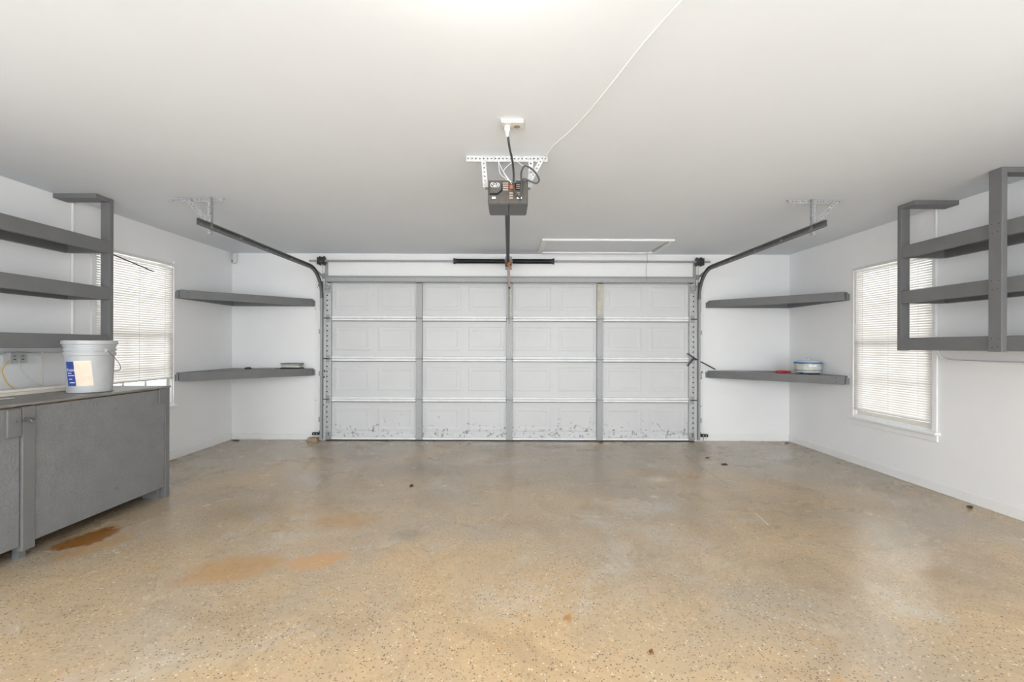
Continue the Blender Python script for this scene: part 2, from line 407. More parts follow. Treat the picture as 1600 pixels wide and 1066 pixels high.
# ---------------------------------------------------------------- windows
def window(name, s, wn, label):
    """s=-1 left wall, +1 right wall"""
    y0, y1, z0, z1 = wn; X = XL if s < 0 else XR
    r = thing(name, (X, (y0 + y1) / 2, z0), label, None, kind='structure')
    def bx(mb, d0, d1, a0, a1, b0, b1):      # d: depth into the wall (outwards positive)
        xs = sorted((X + s * d0, X + s * d1)); mb.box(xs[0], xs[1], a0, a1, b0, b1); return mb
    j = MB()
    bx(j, 0, WT, y0, y0 + 0.016, z0, z1); bx(j, 0, WT, y1 - 0.016, y1, z0, z1)
    bx(j, 0, WT, y0 + 0.016, y1 - 0.016, z1 - 0.016, z1); bx(j, 0, WT, y0 + 0.016, y1 - 0.016, z0, z0 + 0.02)
    j.build('jamb', 'trim', r)
    cw = 0.05
    for a, b in ((y0 - 0.045, y0), (y1, y1 + 0.016)):
        bx(MB(), -0.014, 0, a, b, z0, z1 + cw * 0.3).build('casing', 'trim', r, bevel=0.003)
    bx(MB(), -0.05, 0.02, y0 - cw - 0.02, y1 + 0.04, z0 - 0.026, z0).build('window_sill', 'trim', r, bevel=0.006)
    bx(MB(), -0.014, 0, y0 - cw, y1 + 0.02, z0 - 0.085, z0 - 0.026).build('apron', 'trim', r, bevel=0.003)
    zm = (z0 + z1) / 2 - 0.02
    a0, a1 = y0 + 0.016, y1 - 0.016
    for (b0, b1, dd) in ((z0 + 0.02, zm + 0.02, 0.022), (zm - 0.02, z1 - 0.016, 0.060)):
        fr = MB(); t = 0.045
        bx(fr, dd, dd + 0.035, a0, a0 + t, b0, b1); bx(fr, dd, dd + 0.035, a1 - t, a1, b0, b1)
        bx(fr, dd, dd + 0.035, a0 + t, a1 - t, b0, b0 + t); bx(fr, dd, dd + 0.035, a0 + t, a1 - t, b1 - t, b1)
        so = fr.build('sash', 'sash', r)
        py = [a0 + t + (a1 - a0 - 2 * t) * k / 3 for k in range(4)]; pz = [b0 + t + (b1 - b0 - 2 * t) * k / 2 for k in range(3)]
        for k in (1, 2): bx(MB(), dd + 0.006, dd + 0.03, py[k] - 0.014, py[k] + 0.014, b0 + t, b1 - t).build('muntin', 'sash', so)
        for k in range(3): bx(MB(), dd + 0.0065, dd + 0.0295, py[k] + (0.014 if k else 0), py[k + 1] - (0.014 if k < 2 else 0), pz[1] - 0.014, pz[1] + 0.014).build('muntin', 'sash', so)
        for k in range(3):
            for q in range(2):
                bx(MB(), dd + 0.016, dd + 0.020, py[k] + 0.005, py[k + 1] - 0.005, pz[q] + 0.005, pz[q + 1] - 0.005).build('pane', 'glass', so)
    return r
window('window_1', -1, WL, 'white sash window in the left wall behind a blind')
window('window_2', 1, WR, 'white sash window in the right wall behind a blind')

def blind(s, wn, zb, label, tilt):
    y0, y1, z0, z1 = wn; X = XL if s < 0 else XR
    a0, a1 = y0 + 0.003, y1 - 0.003; xc = X - s * 0.004
    r = thing('window_blind', (xc, (y0 + y1) / 2, zb), label, 'blind', 'horizontal slat blinds in the two windows')
    MB().box(xc - 0.016, xc + 0.016, a0, a1, z1 - 0.045, z1 - 0.017).build('headrail', 'plast', r, bevel=0.003)
    MB().box(xc - 0.012, xc + 0.012, a0 + 0.002, a1 - 0.002, zb, zb + 0.014).build('bottom_rail', 'plast', r, bevel=0.003)
    pitch = 0.0225; n = int((z1 - 0.05 - zb - 0.014) / pitch)
    # one slat: a shallow curved strip tilted nearly closed
    sl = MB(); hw = 0.0125; k = 4; rows = []
    for i in range(k + 1):
        u = -hw + 2 * hw * i / k; bow = 0.0030 * (1 - (u / hw) ** 2)
        ca, sa = math.cos(tilt), math.sin(tilt)
        rows.append((s * ((u * ca) - bow * sa), u * sa + bow * ca))
    vs = []
    for t in (0, 0.0006):
        for (dx, dz) in rows:
            vs += [(xc + dx + s * t, a0 + 0.003, zb + 0.025 + dz), (xc + dx + s * t, a1 - 0.003, zb + 0.025 + dz)]
    fs = []; m2 = 2 * (k + 1)
    for i in range(k):
        fs += [(2 * i, 2 * i + 1, 2 * i + 3, 2 * i + 2), (m2 + 2 * i, m2 + 2 * i + 2, m2 + 2 * i + 3, m2 + 2 * i + 1)]
        fs += [(2 * i, 2 * i + 2, m2 + 2 * i + 2, m2 + 2 * i), (2 * i + 1, m2 + 2 * i + 1, m2 + 2 * i + 3, 2 * i + 3)]
    fs += [(0, m2, m2 + 1, 1), (2 * k, 2 * k + 1, m2 + 2 * k + 1, m2 + 2 * k)]
    sl.add(vs, fs)
    first = sl.build('slat', 'slat', r, smooth=True)
    for i in range(1, n): copy_part(first, (0, 0, i * pitch), r)
    for fy in (0.14, 0.5, 0.86):
        yy = a0 + (a1 - a0) * fy
        MB().tube([(xc - s * 0.0135, yy, zb + 0.01), (xc - s * 0.0135, yy, z1 - 0.04)], 0.0011, 6).build('ladder_cord', 'plast', r)
    return r
bl = blind(-1, WL, 0.885, 'ivory slat blind in the left window, ending above the sill', math.radians(68))
MB().tube([(XL + 0.026, 4.16, 2.085), (XL + 0.06, 4.62, 1.995)], 0.0058, 6).build('tilt_wand', 'darkmetal', bl)
br = blind(1, WR, 0.588, 'white slat blind in the right window, behind the hanging shelf posts', math.radians(68))
MB().tube([(XR - 0.012, 4.86, 2.06), (XR - 0.014, 4.865, 1.50)], 0.004, 6).build('tilt_wand', 'clear', br)

# ================================================================== GARAGE DOOR
YS = 6.022; YI = 5.970; CX = 0.018; HWD = 2.42
door = thing('door_1', (CX, YS, 0), 'white four-section steel garage door with embossed panels', None, kind='structure')
SH = 0.532; Z0 = 0.012
stx = [CX - 1.195, CX - 0.008, CX + 1.178]
edges = [CX - HWD + 0.065, *stx, CX + HWD - 0.065]
pw, ph = 0.475, 0.315
def emboss():
    mb = MB(); loops = [(0, 0), (0.012, 0.0035), (0.040, 0.0035), (0.056, 0.0005)]
    vs = []
    for ins, d in loops:
        a, b = pw / 2 - ins, ph / 2 - ins
        vs += [(-a, -d, -b), (a, -d, -b), (a, -d, b), (-a, -d, b)]
    fs = []
    for i in range(3):
        for k in range(4): fs.append((4 * i + k, 4 * i + (k + 1) % 4, 4 * i + 4 + (k + 1) % 4, 4 * i + 4 + k))
    fs.append((12, 13, 14, 15)); fs.append((3, 2, 1, 0))
    return mb.add(vs, fs)
proto = {}
for j in range(4):
    za = Z0 + SH * j; zb = za + SH
    sm = MB().box(CX - HWD, CX + HWD, YS - 0.003, YS + 0.004, za, zb)
    sec = sm.build('door_section', 'door', door, bevel=0.003)
    # rolled edges of the section: a bright lip along the bottom and the top, a dark strip as painted shadow under the lower one
    for b in range(4):
        r0, r1 = edges[b] + (0.042 if b else 0.008), edges[b + 1] - (0.042 if b < 3 else 0.008)
        MB().box(r0, r1, YI + 0.006, YS - 0.004, za + 0.0015, za + 0.030).build('edge_rail', 'rail', sec, bevel=0.004)
        if j < 3:
            MB().box(r0, r1, YI + 0.010, YS - 0.004, zb - 0.030, zb - 0.0015).build('edge_rail', 'rail', sec, bevel=0.004)
            MB().box(r0, r1, YI + 0.024, YS - 0.004, zb - 0.040, zb - 0.030).build('rail_shadow_strip', 'track', sec)
    for b in range(4):
        e0, e1 = edges[b] + (0.04 if b else 0.0), edges[b + 1] - (0.04 if b < 3 else 0.0)
        mid = (e0 + e1) / 2
        for q in (-1, 1):
            px, pz = mid + q * 0.287, (za + zb) / 2
            if 'emb' not in proto:
                mb = emboss(); mb.v = [p + Vector((px, YS - 0.003, pz)) for p in mb.v]
                proto['emb'] = mb.build('embossed_panel', 'door', sec, origin=(px, YS - 0.003, pz))
            else:
                c_ = copy_part(proto['emb'], Vector((px, YS - 0.003, pz)) - ORI[proto['emb']], sec)
    for i, x in enumerate(stx):
        old = (j == 3 and i >= 1)
        h0, h1 = za + 0.002, zb - 0.002
        key = 'stile_old' if old else 'stile'
        mb = MB().box(x - 0.037, x + 0.037, YI, YI + 0.003, h0, h1).box(x - 0.037, x - 0.034, YI + 0.003, YS - 0.004, h0, h1).box(x + 0.034, x + 0.037, YI + 0.003, YS - 0.004, h0, h1)
        so = mb.build('stile', 'oldsteel' if (old and i == 2) else 'galv', sec, bevel=0.001)
    for sgn in (-1, 1):
        xa = CX - HWD if sgn < 0 else CX + HWD - 0.068
        vs_m = Matrix(((0, 1, 0, xa), (0, 0, 1, YI), (1, 0, 0, za + 0.002), (0, 0, 0, 1)))
        mb = MB().perf(SH - 0.004, 0.068, 8, 0.0025, vs_m, hole=0.155, vc=(0.26 if sgn < 0 else 0.74))
        mb.box(xa, xa + 0.003, YI + 0.003, YS - 0.004, za + 0.002, zb - 0.002).box(xa + 0.065, xa + 0.068, YI + 0.003, YS - 0.004, za + 0.002, zb - 0.002)
        mb.build('end_stile', 'galvlight', sec)
        MB().box(xa + 0.006, xa + 0.062, YI + 0.008, YI + 0.012, za + 0.004, zb - 0.004).build('stile_cavity_shade', 'black', sec)  # black sheet stands in for the shade behind the stile holes
# hinges over the joints
def hinge(x, z, wide):
    mb = MB().box(x - wide / 2, x + wide / 2, YI - 0.004, YI, z - 0.05, z - 0.008).box(x - wide / 2, x + wide / 2, YI - 0.004, YI, z + 0.008, z + 0.05)
    mb.tube([(x - wide / 2 - 0.006, YI - 0.006, z), (x + wide / 2 + 0.006, YI - 0.006, z)], 0.007, 8)
    for q in (-1, 1):
        for dz in (-0.03, 0.03):
            mb.lathe([(0.006, 0), (0.006, 0.004), (0.0, 0.005)], 6, Matrix.Translation((x + q * wide * 0.3, YI - 0.004, z + dz)) @ Matrix.Rotation(math.pi / 2, 4, 'X'))
    return mb
for j in (1, 2, 3):
    z = Z0 + SH * j
    for x in stx:
        hb = hinge(x, z, 0.062).build('hinge', 'galv', door)
        MB().tube([(x - 0.046, YI - 0.005, z), (x + 0.046, YI - 0.005, z)], 0.0045, 6).build('hinge_pin', 'darkmetal', hb)
    for sgn in (-1, 1):
        x = CX + sgn * (HWD - 0.03)
        hb = hinge(x, z, 0.05).build('hinge', 'galv', door)
        MB().tube([(x - sgn * 0.02, YI - 0.012, z), (x + sgn * 0.075, YI - 0.012, z)], 0.006, 8).build('roller_stem', 'darkmetal', hb)
# top reinforcing strut (hat channel), corner brackets, bottom seal
zt = Z0 + 4 * SH
pr = [(0.0, 0.0), (0.0, 0.014), (0.040, 0.014), (0.046, 0.020), (0.046, 0.072), (0.040, 0.078), (0.0, 0.078), (0.0, 0.100), (-0.003, 0.100), (-0.003, 0.0)]
mt = Matrix(((0, 0, 1, 0), (-1, 0, 0, YI), (0, 1, 0, zt - 0.075), (0, 0, 0, 1)))
MB().prism([(a, b) for a, b in pr], CX - HWD + 0.02, CX + HWD - 0.02, mt).build('top_strut', 'galv', door, bevel=0.002)
for sgn in (-1, 1):
    x = CX + sgn * (HWD - 0.034)
    tb = MB().box(x - 0.03, x + 0.03, YI - 0.006, YI - 0.001, zt - 0.20, zt - 0.10).box(x - 0.028, x + 0.028, YI - 0.045, YI - 0.006, zt - 0.155, zt - 0.118)
    tb.build('top_bracket', 'galv', door, bevel=0.003)
    bb = MB().box(x - 0.032, x + 0.032, YI - 0.006, YI - 0.001, 0.02, 0.12).box(x - 0.026, x + 0.03, YI - 0.03, YI - 0.006, 0.03, 0.06)
    bo = bb.build('bottom_bracket', 'galv', door, bevel=0.002)
    for dz in (0.075, 0.10): MB().lathe([(0.009, 0), (0.009, 0.006), (0.0, 0.008)], 6, Matrix.Translation((x + 0.008, YI - 0.006, dz)) @ Matrix.Rotation(math.pi / 2, 4, 'X')).build('bolt', 'darkmetal', bo)
MB().box(CX - HWD, CX + HWD, YI + 0.01, YS + 0.003, -0.0, 0.011).build('bottom_seal', 'black', door)
# operator bracket on the centre stile of the top section
xs = stx[1]
ab = MB().box(xs - 0.004, xs + 0.028, YI - 0.010, YI - 0.001, zt - 0.50, zt - 0.09).build('operator_bracket', 'oldsteel', door, bevel=0.002)
MB().box(xs - 0.012, xs - 0.006, YI - 0.012, YI - 0.001, zt - 0.60, zt - 0.13).build('slotted_strip', 'darkmetal', ab)
MB().lathe([(0.014, 0), (0.014, 0.012), (0.0, 0.016)], 10, Matrix.Translation((xs - 0.004, YI - 0.012, zt - 0.13)) @ Matrix.Rotation(math.pi / 2, 4, 'X')).build('bolt', 'darkmetal', ab)

# ================================================================== DOOR TRACKS
TZ = 2.222; RB = 0.36
def track(s, xt, hx0, hx1, label):
    """s=-1 left; xt centre x of the channel"""
    r = thing('garage_door_track', (xt, D - 0.08, 0), label, 'door track', 'tracks on both sides of the garage door')
    yv = 5.925; path = [(yv, 0.03), (yv, 0.8), (yv, TZ - RB)]
    for k in range(1, 13):
        a = math.pi / 2 * k / 12
        path.append((yv - RB + RB * math.cos(a), TZ - RB + RB * math.sin(a)))
    path += [(4.6, TZ), (3.56, TZ)]
    # C profile: (across in the plane of the bend, along x); the web is on the outer side
    hw, dp, t = 0.026, 0.024, 0.003
    prof = [(-hw, 0), (-hw, dp), (-hw + 0.011, dp + 0.004), (-hw + 0.011, dp + 0.001), (-hw + t, dp - t), (-hw + t, t), (hw - t, t), (hw - t, dp - t), (hw - 0.011, dp + 0.001), (hw - 0.011, dp + 0.004), (hw, dp), (hw, 0)]
    def sweep(seg):
        vs = []; fs = []; n = len(prof)
        for i, (y, z) in enumerate(seg):
            if i == 0: ty, tz = seg[1][0] - y, seg[1][1] - z
            elif i == len(seg) - 1: ty, tz = y - seg[-2][0], z - seg[-2][1]
            else: ty, tz = seg[i + 1][0] - seg[i - 1][0], seg[i + 1][1] - seg[i - 1][1]
            l = math.hypot(ty, tz); ty /= l; tz /= l
            ny, nz = -tz, ty
            for u, vx in prof:
                vs.append((xt + s * (0.012 - vx), y + ny * u, z + nz * u))
        for i in range(len(seg) - 1):
            for k in range(n): fs.append((i * n + k, i * n + (k + 1) % n, (i + 1) * n + (k + 1) % n, (i + 1) * n + k))
        fs.append(tuple(reversed(range(n)))); fs.append(tuple(range((len(seg) - 1) * n, len(seg) * n)))
        return MB().add(vs, fs)
    sweep(path[:3]).build('vertical_track', 'galv', r)
    hz = sweep([(yv, TZ - RB + 0.001)] + path[3:]).build('horizontal_track', 'track', r)
    # bolts along the horizontal web
    for yy in (4.15, 4.6, 5.1):
        MB().lathe([(0.008, 0), (0.008, 0.003), (0, 0.005)], 8, Matrix.Translation((xt + s * (0.012 - 0.003), yy, TZ)) @ Matrix.Rotation(-s * math.pi / 2, 4, 'Y')).build('bolt', 'galvlight', hz)
    # flag bracket up to the bearing
    xo = xt + s * 0.014
    fb = MB().box(min(xo, xo + s * 0.003), max(xo, xo + s * 0.003), 5.90, 6.005, 1.70, 2.09)
    fb.box(xt - s * 0.03 - 0.02, xt - s * 0.03 + 0.02, 5.995, 6.006, 1.98, 2.37)
    fb.bar((xt + s * 0.02, 5.99, 2.16), (xt + s * 0.02, 5.84, 2.20), 0.004, 0.03)
    fb.box(min(xt - s * 0.01, xt + s * 0.02), max(xt - s * 0.01, xt + s * 0.02), 5.97, 6.005, 2.13, 2.19)
    fb.build('flag_bracket', 'galv', r)
    for z in (0.25, 0.85, 1.4):
        MB().box(min(xt + s * 0.013, xt + s * 0.05), max(xt + s * 0.013, xt + s * 0.05), 5.95, 6.006, z, z + 0.06).build('wall_clip', 'galv', r)
    # ceiling hanger of punched angle
    hg = 3.752
    hm = MB().perf(hx1 - hx0, 0.030, 18, 0.002, Matrix.Translation((hx0, hg, H - 0.004)), hole=0.22)
    hm.perf(hx1 - hx0, 0.030, 18, 0.002, Matrix(((1, 0, 0, hx0), (0, 0, 1, hg), (0, 1, 0, H - 0.034), (0, 0, 0, 1))), hole=0.22)
    ho = hm.build('ceiling_angle', 'galv', r)
    def strap(p, q, wd, flip=False, yoff=0.0):
        p, q = Vector(p), Vector(q); d = (q - p); ln = d.length; d.normalize(); sd = Vector((0, 1, 0)).cross(d).normalized()
        if flip:
            a, nrm = Vector((0, -1, 0)), sd
        else:
            a, nrm = sd, Vector((0, 1, 0))
        mtx = Matrix(((d.x, a.x, nrm.x, p.x), (d.y, a.y, nrm.y, p.y), (d.z, a.z, nrm.z, p.z), (0, 0, 0, 1)))
        mtx = mtx @ Matrix.Translation((0, -wd / 2, 0))
        return MB().perf(ln, wd, max(4, int(ln / 0.024)), 0.002, mtx, hole=0.24)
    xv = xt + s * 0.022
    vm = strap((xv, 3.735, H - 0.005), (xv, 3.735, TZ - 0.055), 0.032)
    v2 = strap((xv - s * 0.016, 3.737, H - 0.005), (xv - s * 0.016, 3.737, TZ - 0.055), 0.032, flip=True); vm.v_ = None
    b0 = len(vm.v); vm.v += v2.v; vm.f += [tuple(i + b0 for i in f) for f in v2.f]
    vm.build('hanger_strap', 'galv', r)
    strap((xv + s * 0.19, 3.728, H - 0.02), (xv, 3.728, TZ + 0.035), 0.032).build('diagonal_strap', 'galv', r)
    return r
trk_l = track(-1, -2.435, -2.80, -2.36, 'grey steel track curving up at the left of the garage door')
trk_r = track(1, 2.475, 2.30, 2.76, 'grey steel track curving up at the right of the garage door')

# ================================================================== TORSION SPRING SHAFT
SZ, SY = 2.352, 5.925
ts = thing('torsion_spring_shaft', (0, SY, SZ), 'steel shaft with two black torsion springs above the garage door', 'spring shaft')
MB().tube([(-2.60, SY, SZ), (2.62, SY, SZ)], 0.0125, 14).build('shaft', 'galv', ts, smooth=True)
def coil(x0, x1, rr, turns):
    n = turns * 10; return [(x0 + (x1 - x0) * k / n, SY + rr * math.cos(2 * math.pi * k / 10), SZ + rr * math.sin(2 * math.pi * k / 10)) for k in range(n + 1)]
for (x0, x1) in ((-0.70, -0.055), (0.045, 0.565)):
    so = MB().tube([(x0, SY, SZ), (x1, SY, SZ)], 0.026, 16).tube(coil(x0, x1, 0.0275, 70), 0.0045, 5).build('spring', 'blackpaint', ts, smooth=True)
for x, sg in ((-0.71, -1), (0.575, 1)):
    MB().lathe([(0.040, -0.012), (0.040, 0.004), (0.032, 0.010), (0.030, 0.035)], 18, Matrix.Translation((x, SY, SZ)) @ Matrix.Rotation(-sg * math.pi / 2, 4, 'Y')).build('winding_cone', 'darkmetal', ts)
for x in (-2.465, 2.505):
    d_ = MB().lathe([(0.03, -0.035), (0.058, -0.033), (0.058, -0.026), (0.050, -0.022), (0.050, 0.018), (0.060, 0.022), (0.060, 0.03), (0.03, 0.033)], 22, Matrix.Translation((x + (0.035 if x < 0 else -0.035), SY, SZ)) @ Matrix.Rotation(math.pi / 2, 4, 'Y')).build('cable_drum', 'darkmetal', ts)
    sg = -1 if x < 0 else 1
    MB().box(min(x + sg * 0.018, x + sg * 0.023), max(x + sg * 0.018, x + sg * 0.023), SY - 0.04, 6.005, SZ - 0.05, SZ + 0.045).build('bearing_plate', 'track', ts, bevel=0.006)
    MB().tube([(x - sg * 0.02, SY + 0.05, SZ), (x - sg * 0.03, YI - 0.02, 1.2), (x - sg * 0.03, YI - 0.02, 0.06)], 0.002, 6).build('lift_cable', 'darkmetal', door)
cb = MB().box(-0.035, 0.02, SY - 0.035, 6.007, SZ - 0.07, SZ + 0.045).box(-0.05, 0.035, 5.998, 6.007, SZ - 0.10, SZ + 0.08)
cb.build('center_bracket', 'galv', ts, bevel=0.004)

# ================================================================== OPENER
OX0, OX1, OY0, OY1, OZ0, OZ1 = -0.133, 0.117, 2.84, 3.085, 2.142, 2.290
op = thing('garage_door_opener', (-0.008, 2.96, OZ0), 'charcoal garage door opener hung from a white punched angle on the ceiling', 'door opener')
mb = MB().prism([(OY0, OZ0), (OY1, OZ0 - 0.002), (OY1, OZ1), (OY0 + 0.006, OZ1)], OX0, OX1, Matrix(((0, 0, 1, 0), (1, 0, 0, 0), (0, 1, 0, 0), (0, 0, 0, 1))))
body = mb.build('housing', 'housing', op, bevel=0.006)
MB().box(OX0 + 0.006, OX0 + 0.128, OY0 + 0.003, OY1 - 0.004, OZ0 - 0.006, OZ0 + 0.001).build('light_cover', 'housinglow', op, bevel=0.003)
MB().box(OX0 + 0.132, OX1 - 0.006, OY0 + 0.003, OY1 - 0.004, OZ0 - 0.006, OZ0 + 0.001).build('light_cover', 'housinglow', op, bevel=0.003)
fy = OY0
def face(x0, x1, z0, z1, d, m, name, par=body, bev=0.0):   # a plate on the front face; coordinates relative to the lower left corner
    return MB().box(OX0 + x0, OX0 + x1, fy - d, fy + 0.008, OZ0 + z0, OZ0 + z1).build(name, m, par, bevel=bev)
# raised cover with cut corner, dark gap under it, round emblem
poly = [(0.012, 0.062), (0.058, 0.062), (0.084, 0.084), (0.084, 0.138), (0.012, 0.138)]
mtf = Matrix(((1, 0, 0, OX0), (0, 0, 1, fy - 0.010), (0, 1, 0, OZ0), (0, 0, 0, 1)))
cov = MB().prism(poly, 0, 0.016, mtf).build('control_cover', 'housing', body, bevel=0.002)
MB().prism([(0.010, 0.054), (0.060, 0.054), (0.090, 0.080), (0.090, 0.120), (0.084, 0.120), (0.084, 0.084), (0.058, 0.062), (0.010, 0.062)], 0, 0.008, Matrix(((1, 0, 0, OX0), (0, 0, 1, fy - 0.003), (0, 1, 0, OZ0), (0, 0, 0, 1)))).build('cover_gap', 'hole', body)
em = MB()
for cxx in (0.030, 0.058):
    pts = [(OX0 + cxx + 0.0135 * math.cos(a), fy - 0.011, OZ0 + 0.112 + 0.0135 * math.sin(a)) for a in [2 * math.pi * k / 20 for k in range(21)]]
    em.tube(pts, 0.0016, 6)
em.bar((OX0 + 0.022, fy - 0.011, OZ0 + 0.122), (OX0 + 0.044, fy - 0.011, OZ0 + 0.098), 0.003, 0.003)
em.bar((OX0 + 0.044, fy - 0.011, OZ0 + 0.098), (OX0 + 0.066, fy - 0.011, OZ0 + 0.122), 0.003, 0.003)
em.bar((OX0 + 0.052, fy - 0.011, OZ0 + 0.110), (OX0 + 0.068, fy - 0.011, OZ0 + 0.110), 0.003, 0.003)
em.build('emblem', 'printwhite', body)
for i in range(4): face(0.092, 0.126, 0.082 + 0.0135 * i, 0.091 + 0.0135 * i, 0.0008, 'beige', 'print_label')
for i in range(3): face(0.134, 0.156, 0.030 + 0.016 * i, 0.039 + 0.016 * i, 0.0008, 'beige', 'print_label')
face(0.025, 0.048, 0.030, 0.042, 0.0008, 'printwhite', 'print_label'); face(0.180, 0.212, 0.030, 0.041, 0.0008, 'printwhite', 'print_label')
face(0.170, 0.206, 0.052, 0.058, 0.0008, 'beige', 'print_label'); face(0.176, 0.200, 0.064, 0.070, 0.0008, 'beige', 'print_label')
face(0.136, 0.156, 0.092, 0.114, 0.004, 'amber', 'indicator_lens', bev=0.002)
face(0.168, 0.206, 0.085, 0.128, 0.003, 'hole', 'terminal_block')
for i in range(3): face(0.176, 0.200, 0.092 + 0.012 * i, 0.096 + 0.012 * i, 0.0045, 'beige', 'terminal')
# rail to the header and its chain
MB().box(-0.030, 0.006, OY1, 5.855, 2.292, 2.330).build('rail', 'darkmetal', op, bevel=0.004)
MB().box(-0.036, -0.030, OY1, 5.855, 2.288, 2.293).build('rail_flange', 'galv', op)
MB().bar((-0.012, 5.85, 2.318), (-0.012, 5.875, 2.405), 0.03, 0.006, (0, 1, 0)).box(-0.030, 0.006, 5.87, 6.007, 2.400, 2.408).build('header_bracket', 'darkmetal', op, bevel=0.003)
MB().box(-0.05, 0.03, 5.70, 5.80, 2.262, 2.296).build('trolley', 'darkmetal', op, bevel=0.005)
MB().bar((-0.012, 5.78, 2.27), (0.0, YI - 0.06, 2.03), 0.03, 0.006, (0, 1, 0)).build('door_arm', 'galv', op)
# hanger
AX0, AX1, AY = -0.275, 0.243, 2.90
mb = MB().perf(AX1 - AX0, 0.038, 21, 0.0025, Matrix(((1, 0, 0, AX0), (0, 0, 1, AY), (0, 1, 0, H - 0.040), (0, 0, 0, 1))), hole=0.22)
mb.perf(AX1 - AX0, 0.036, 21, 0.0025, Matrix.Translation((AX0, AY + 0.0025, H - 0.004)), hole=0.22)
mb.build('ceiling_angle', 'galvlight', op)
def flat_strap(p, q, wd, y, n):
    p, q = Vector((p[0], 0, p[1])), Vector((q[0], 0, q[1])); d = (q - p); ln = d.length; d.normalize(); a = Vector((-d.z, 0, d.x))
    mtx = Matrix(((d.x, a.x, 0, p.x), (d.y, a.y, 1, y), (d.z, a.z, 0, p.z), (0, 0, 0, 1))) @ Matrix.Translation((0, -wd / 2, 0))
    return MB().perf(ln, wd, n, 0.0025, mtx, hole=0.22)
flat_strap((-0.164, 2.428), (-0.152, 2.262), 0.030, 2.894, 6).build('hanger_strap', 'galvlight', op)
flat_strap((0.137, 2.455), (0.134, 2.262), 0.030, 2.894, 7).build('hanger_strap', 'galvlight', op)
flat_strap((0.215, 2.455), (0.122, 2.285), 0.028, 2.888, 8).build('diagonal_strap', 'galvlight', op)
for x in (-0.152, 0.134):
    MB().box(min(x, OX0 if x < 0 else OX1), max(x, OX0 if x < 0 else OX1), 2.86, 2.905, 2.25, 2.285).build('side_lug', 'galv', op)
# cords
MB().tube(spline([(-0.012, 2.478, 2.425), (0.0, 2.53, 2.36), (0.018, 2.66, 2.335), (0.026, 2.76, 2.30), (0.028, 2.81, 2.235), (0.048, 2.822, 2.19), (0.066, 2.834, 2.180)]), 0.0062, 8).build('power_cord', 'cable', op, smooth=True)
MB().tube(spline([(0.078, 2.834, 2.22), (0.074, 2.825, 2.30), (0.078, 2.83, 2.345), (0.10, 2.83, 2.372), (0.15, 2.83, 2.345), (0.185, 2.83, 2.29), (0.165, 2.83, 2.265), (0.115, 2.83, 2.285), (0.082, 2.83, 2.285), (0.070, 2.834, 2.20), (0.066, 2.835, 2.16)]), 0.0056, 8).build('looped_cord', 'cable', op, smooth=True)
for pts in ([(-0.07, 2.893, 2.432), (-0.045, 2.885, 2.37), (-0.01, 2.86, 2.31), (0.015, 2.836, 2.262)], [(0.03, 2.893, 2.432), (-0.005, 2.885, 2.40), (-0.035, 2.87, 2.355), (-0.01, 2.85, 2.30), (0.03, 2.836, 2.27)],
            [(0.045, 2.893, 2.432), (0.08, 2.888, 2.40), (0.11, 2.886, 2.385)], [(-0.07, 2.893, 2.43), (-0.06, 2.88, 2.35), (-0.03, 2.86, 2.31), (0.01, 2.84, 2.28), (0.04, 2.836, 2.275)]):
    MB().tube(spline(pts), 0.0017, 6).build('low_voltage_wire', 'whitecable', op, smooth=True)
# release cord
rc = MB().tube(spline([(0.005, 5.70, 2.27), (0.01, 5.72, 2.20), (0.012, 5.75, 2.12), (0.014, 5.76, 2.03)]), 0.0035, 6)
rc = tag(rc.build('release_cord', 'pink', op, smooth=True), 'faded orange release string')
kn = MB().tube(spline([(-0.035, 5.69, 2.335), (0.012, 5.685, 2.32), (-0.03, 5.685, 2.30), (0.014, 5.685, 2.285), (-0.02, 5.686, 2.268), (0.016, 5.686, 2.25), (0.0, 5.69, 2.23), (0.016, 5.69, 2.215)]), 0.0065, 6).build('knot', 'orange', rc, smooth=True)

# ceiling receptacle and plug
rp_ = thing('ceiling_outlet', (0.014, 2.475, H), 'white two-socket outlet on the ceiling above the opener', 'outlet')
MB().box(-0.046, 0.075, 2.43, 2.52, H - 0.020, H).build('outlet_box', 'plast', rp_, bevel=0.004)
for x in (-0.012, 0.040):
    MB().lathe([(0.0175, -0.003), (0.0175, 0.002)], 18, Matrix.Translation((x, 2.475, H - 0.020))).build('socket', 'beige' if x > 0 else 'box', rp_)
MB().box(-0.026, 0.002, 2.463, 2.487, H - 0.048, H - 0.020).lathe([(0.007, -0.03), (0.010, 0.0)], 10, Matrix.Translation((-0.012, 2.476, H - 0.046))).build('plug', 'whitecable', rp_, bevel=0.003)

# white wire stapled across the ceiling
tag(MB().tube(spline([(0.226, 2.892, H - 0.012), (0.268, 2.74, H - 0.005), (0.335, 2.57, H - 0.006), (0.40, 2.38, H - 0.003), (0.465, 2.10, H - 0.008), (0.53, 1.83, H - 0.004), (0.59, 1.60, H - 0.010), (0.65, 1.44, H - 0.004)]), 0.0028, 6).build('ceiling_wire', 'whitecable', smooth=True), 'thin white wire running across the ceiling to the opener', 'wire')
tag(MB().lathe([(0.009, -0.010), (0.011, -0.006), (0.011, 0.0)], 12, Matrix.Translation((0.612, 1.555, H))).tube([(0.600, 1.575, H - 0.007), (0.624, 1.535, H - 0.007)], 0.004, 6).build('cable_clip', 'plast', smooth=True), 'small white cable clip on the ceiling holding the thin wire', 'clip')

